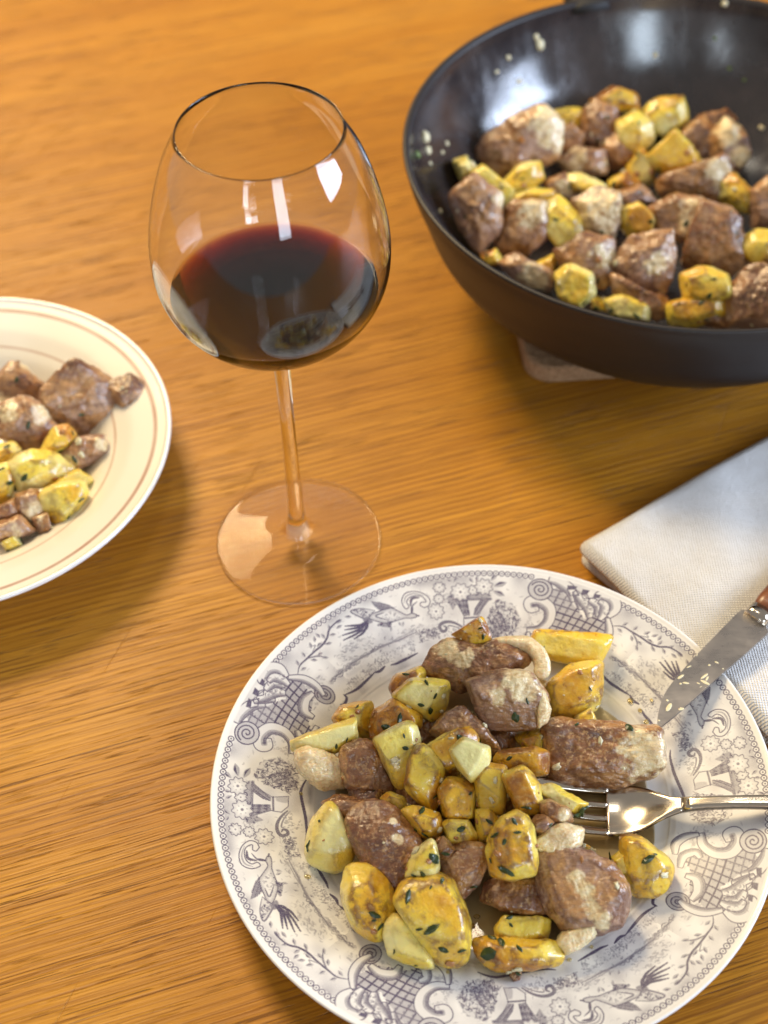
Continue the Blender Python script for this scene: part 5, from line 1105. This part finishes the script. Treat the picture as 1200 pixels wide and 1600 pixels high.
def wok_height(outline, lift):
    O = np.array([(WR[0]+u/WR[2], WR[1]+v/WR[2]) for u, v in outline]); c = (O.min(0)+O.max(0))/2; size = (np.ptp(O[:, 0])+np.ptp(O[:, 1]))/2/2700.
    z = .04
    for _ in range(12):
        q = at(c[0], c[1], z); r = math.hypot(q[0]-KX, q[1]-KY); z = .5*z+.5*(wok_floor(min(r, .155))+.42*size+lift+.004)
    return z
for i in range(len(WKL)):
    k_, l_, z_, o_, d_ = WKL[i]; WKL[i] = (k_, l_, wok_height(o_, z_), o_, dict(dict(hf=.0075, hb=.010, grow=1.17, rough=1.3), **d_))
food(WKL, WR, 4, 700)
# bits of garlic and herb stuck to the wok wall
def wall_point(u, v):
    d = ray(u, v); best = None
    for t in np.linspace(.55, 1.25, 1400):
        q = CC+d*t; r = math.hypot(q[0]-KX, q[1]-KY)
        if q[1] > KY-.06 or q[0] < KX:
            if r < .159 and q[2] <= wok_floor(r)+.0003: return q
    return None
def crumbs():
    spots = [(843, 70, 17, 0), (838, 58, 12, 0), (794, 90, 11, 0), (811, 127, 9, 0), (776, 112, 7, 0), (858, 17, 9, 1), (1132, 6, 11, 0), (1024, 86, 9, 0), (1140, 107, 8, 1), (1117, 60, 8, 1), (664, 215, 18, 0), (668, 235, 16, 0), (652, 242, 12, 1), (672, 255, 7, 0), (698, 224, 8, 0), (691, 238, 7, 0), (688, 330, 8, 0), (1190, 200, 9, 0), (1163, 125, 7, 1)]
    rng = random.Random(8); vi, fi = ICO[2]; k = 0
    for (u, v, w, herb) in spots:
        q = wall_point(u, v)
        if q is None: continue
        n_ = np.array([KX-q[0], KY-q[1], .09]); n_ /= np.linalg.norm(n_)
        r = w/2/2650.
        sc = np.array([rng.uniform(.8, 1.3), rng.uniform(.7, 1.1), .5])*r
        L_ = vi*sc*(1+.25*vnoise(vi, 1.7, k)[:, None])
        m = Vector(n_).to_track_quat('Z', 'Y').to_matrix(); Vw = np.array([list(m @ Vector(p_)) for p_ in L_])
        o = link_mesh('herb_crumb' if herb else 'garlic_crumb', Vw, fi, M['herb2'] if herb else M['crumb']); o.location = tuple(q+n_*r*.2); k += 1
        special = {(843, 70): 'largest pale garlic crumb high on the left inner wall of the wok', (664, 215): 'long pale garlic smear just inside the left rim of the wok', (858, 17): 'green herb speck on the back rim of the wok near the handle', (1132, 6): 'garlic crumb on the back wall of the wok at the top photo edge', (652, 242): 'green herb speck just inside the left rim of the wok'}
        if (u, v) in special: tag(o, special[(u, v)], 'crumb', 'crumbs on the wok wall'); continue
        o['label'] = ('tiny green herb speck' if herb else 'small pale garlic crumb')+' stuck to the bare inner wall of the wok'; o['category'] = 'crumb'; o['group'] = 'herb specks on the wok wall' if herb else 'garlic crumbs on the wok wall'
M['herb2'] = mat_simple('green_herb', (.14, .20, .05), .5)
crumbs()

# --- left plate
LRG = (0, 450, 3.2)
LL = [
 ('meat', 'pale meat piece with a dark herb at the back of the cream plate', .0250, [(-30, 500), (60, 388), (110, 400), (212, 500), (200, 565), (50, 580)], dict(tone=.4, fl=[(26, 593, 12)])),
 ('meat', 'largest brown meat chunk on the cream plate', .0260, [(228, 600), (290, 480), (400, 388), (470, 410), (555, 500), (540, 620), (480, 720), (400, 735), (330, 690), (260, 655)], dict(tone=.6, hf=.009, hb=.010)),
 ('meat', 'dark red end of meat reaching toward the ring of the cream plate', .0270, [(530, 490), (650, 438), (705, 480), (695, 590), (600, 600)], dict(tone=.78, fat=[(0, 0, 1)])),
 ('meat', 'fatty meat chunk with a crisp brown spot at the left edge of the photo', .0270, [(-40, 620), (100, 568), (190, 590), (245, 690), (190, 810), (80, 780), (-30, 720)], dict(tone=.4, fat=[(190, 640, 50), (60, 640, 40)])),
 ('meat', 'small pale pink meat piece right of the potatoes on the cream plate', .0190, [(295, 825), (370, 758), (510, 745), (525, 830), (430, 880), (350, 905)], dict(tone=.2, fat=[(360, 860, 35), (490, 790, 30)])),
 ('meat', 'knobbly tan meat piece below the big yellow potato on the cream plate', .0210, [(90, 1035), (180, 1008), (225, 1110), (150, 1155), (95, 1115)], dict(tone=.25, rough=1.5, fat=[(170, 1110, 50)])),
 ('meat', 'tan meat piece at the left photo edge below the golden potato', .0210, [(-40, 1120), (80, 1050), (130, 1145), (60, 1175), (-30, 1180)], dict(tone=.35)),
 ('meat', 'pinkish meat strip at the lower left edge of the cream plate', .0190, [(-30, 1190), (90, 1145), (165, 1215), (100, 1245), (-30, 1265)], dict(tone=.3)),
 ('meat', 'small dark meat nugget at the bottom of the cream plate pile', .0170, [(160, 1155), (230, 1125), (245, 1200), (200, 1225)], dict(tone=.65)),
 ('potato', 'small golden potato between the largest meat chunk and the fatty one', .0280, [(215, 800), (270, 698), (330, 688), (372, 740), (320, 792), (240, 818)], dict(tone=.6)),
 ('potato', 'long yellow potato wedge in the middle of the cream plate', .0250, [(52, 892), (150, 823), (260, 838), (338, 910), (325, 955), (120, 1005), (70, 945)], dict(tone=.38, fl=[(38, 746, 16)])),
 ('potato', 'yellow potato tip at the left photo edge above the golden one', .0230, [(-40, 795), (60, 778), (95, 812), (50, 870), (-40, 885)], dict(tone=.45)),
 ('potato', 'golden potato cut by the left photo edge', .0230, [(-40, 905), (50, 885), (78, 980), (40, 1055), (-40, 1075)], dict(tone=.6)),
 ('potato', 'yellow potato block at the right front of the cream plate pile', .0220, [(210, 1045), (260, 1000), (400, 975), (425, 1040), (360, 1135), (300, 1175), (240, 1135)], dict(tone=.42)),
 ('potato', 'thin potato slice behind the right front block on the cream plate', .0200, [(245, 985), (380, 915), (445, 960), (405, 1000), (270, 1010)], dict(tone=.5)),
 ('potato', 'pale low potato bit at the very front of the cream plate pile', .0140, [(15, 1275), (80, 1245), (115, 1290), (40, 1315)], dict(tone=.4)),
]
food([(a_, b_, c_, d_, dict(dict(grow=1.22, rough=1.2), **e_)) for a_, b_, c_, d_, e_ in LL], LRG, 4, 1500)
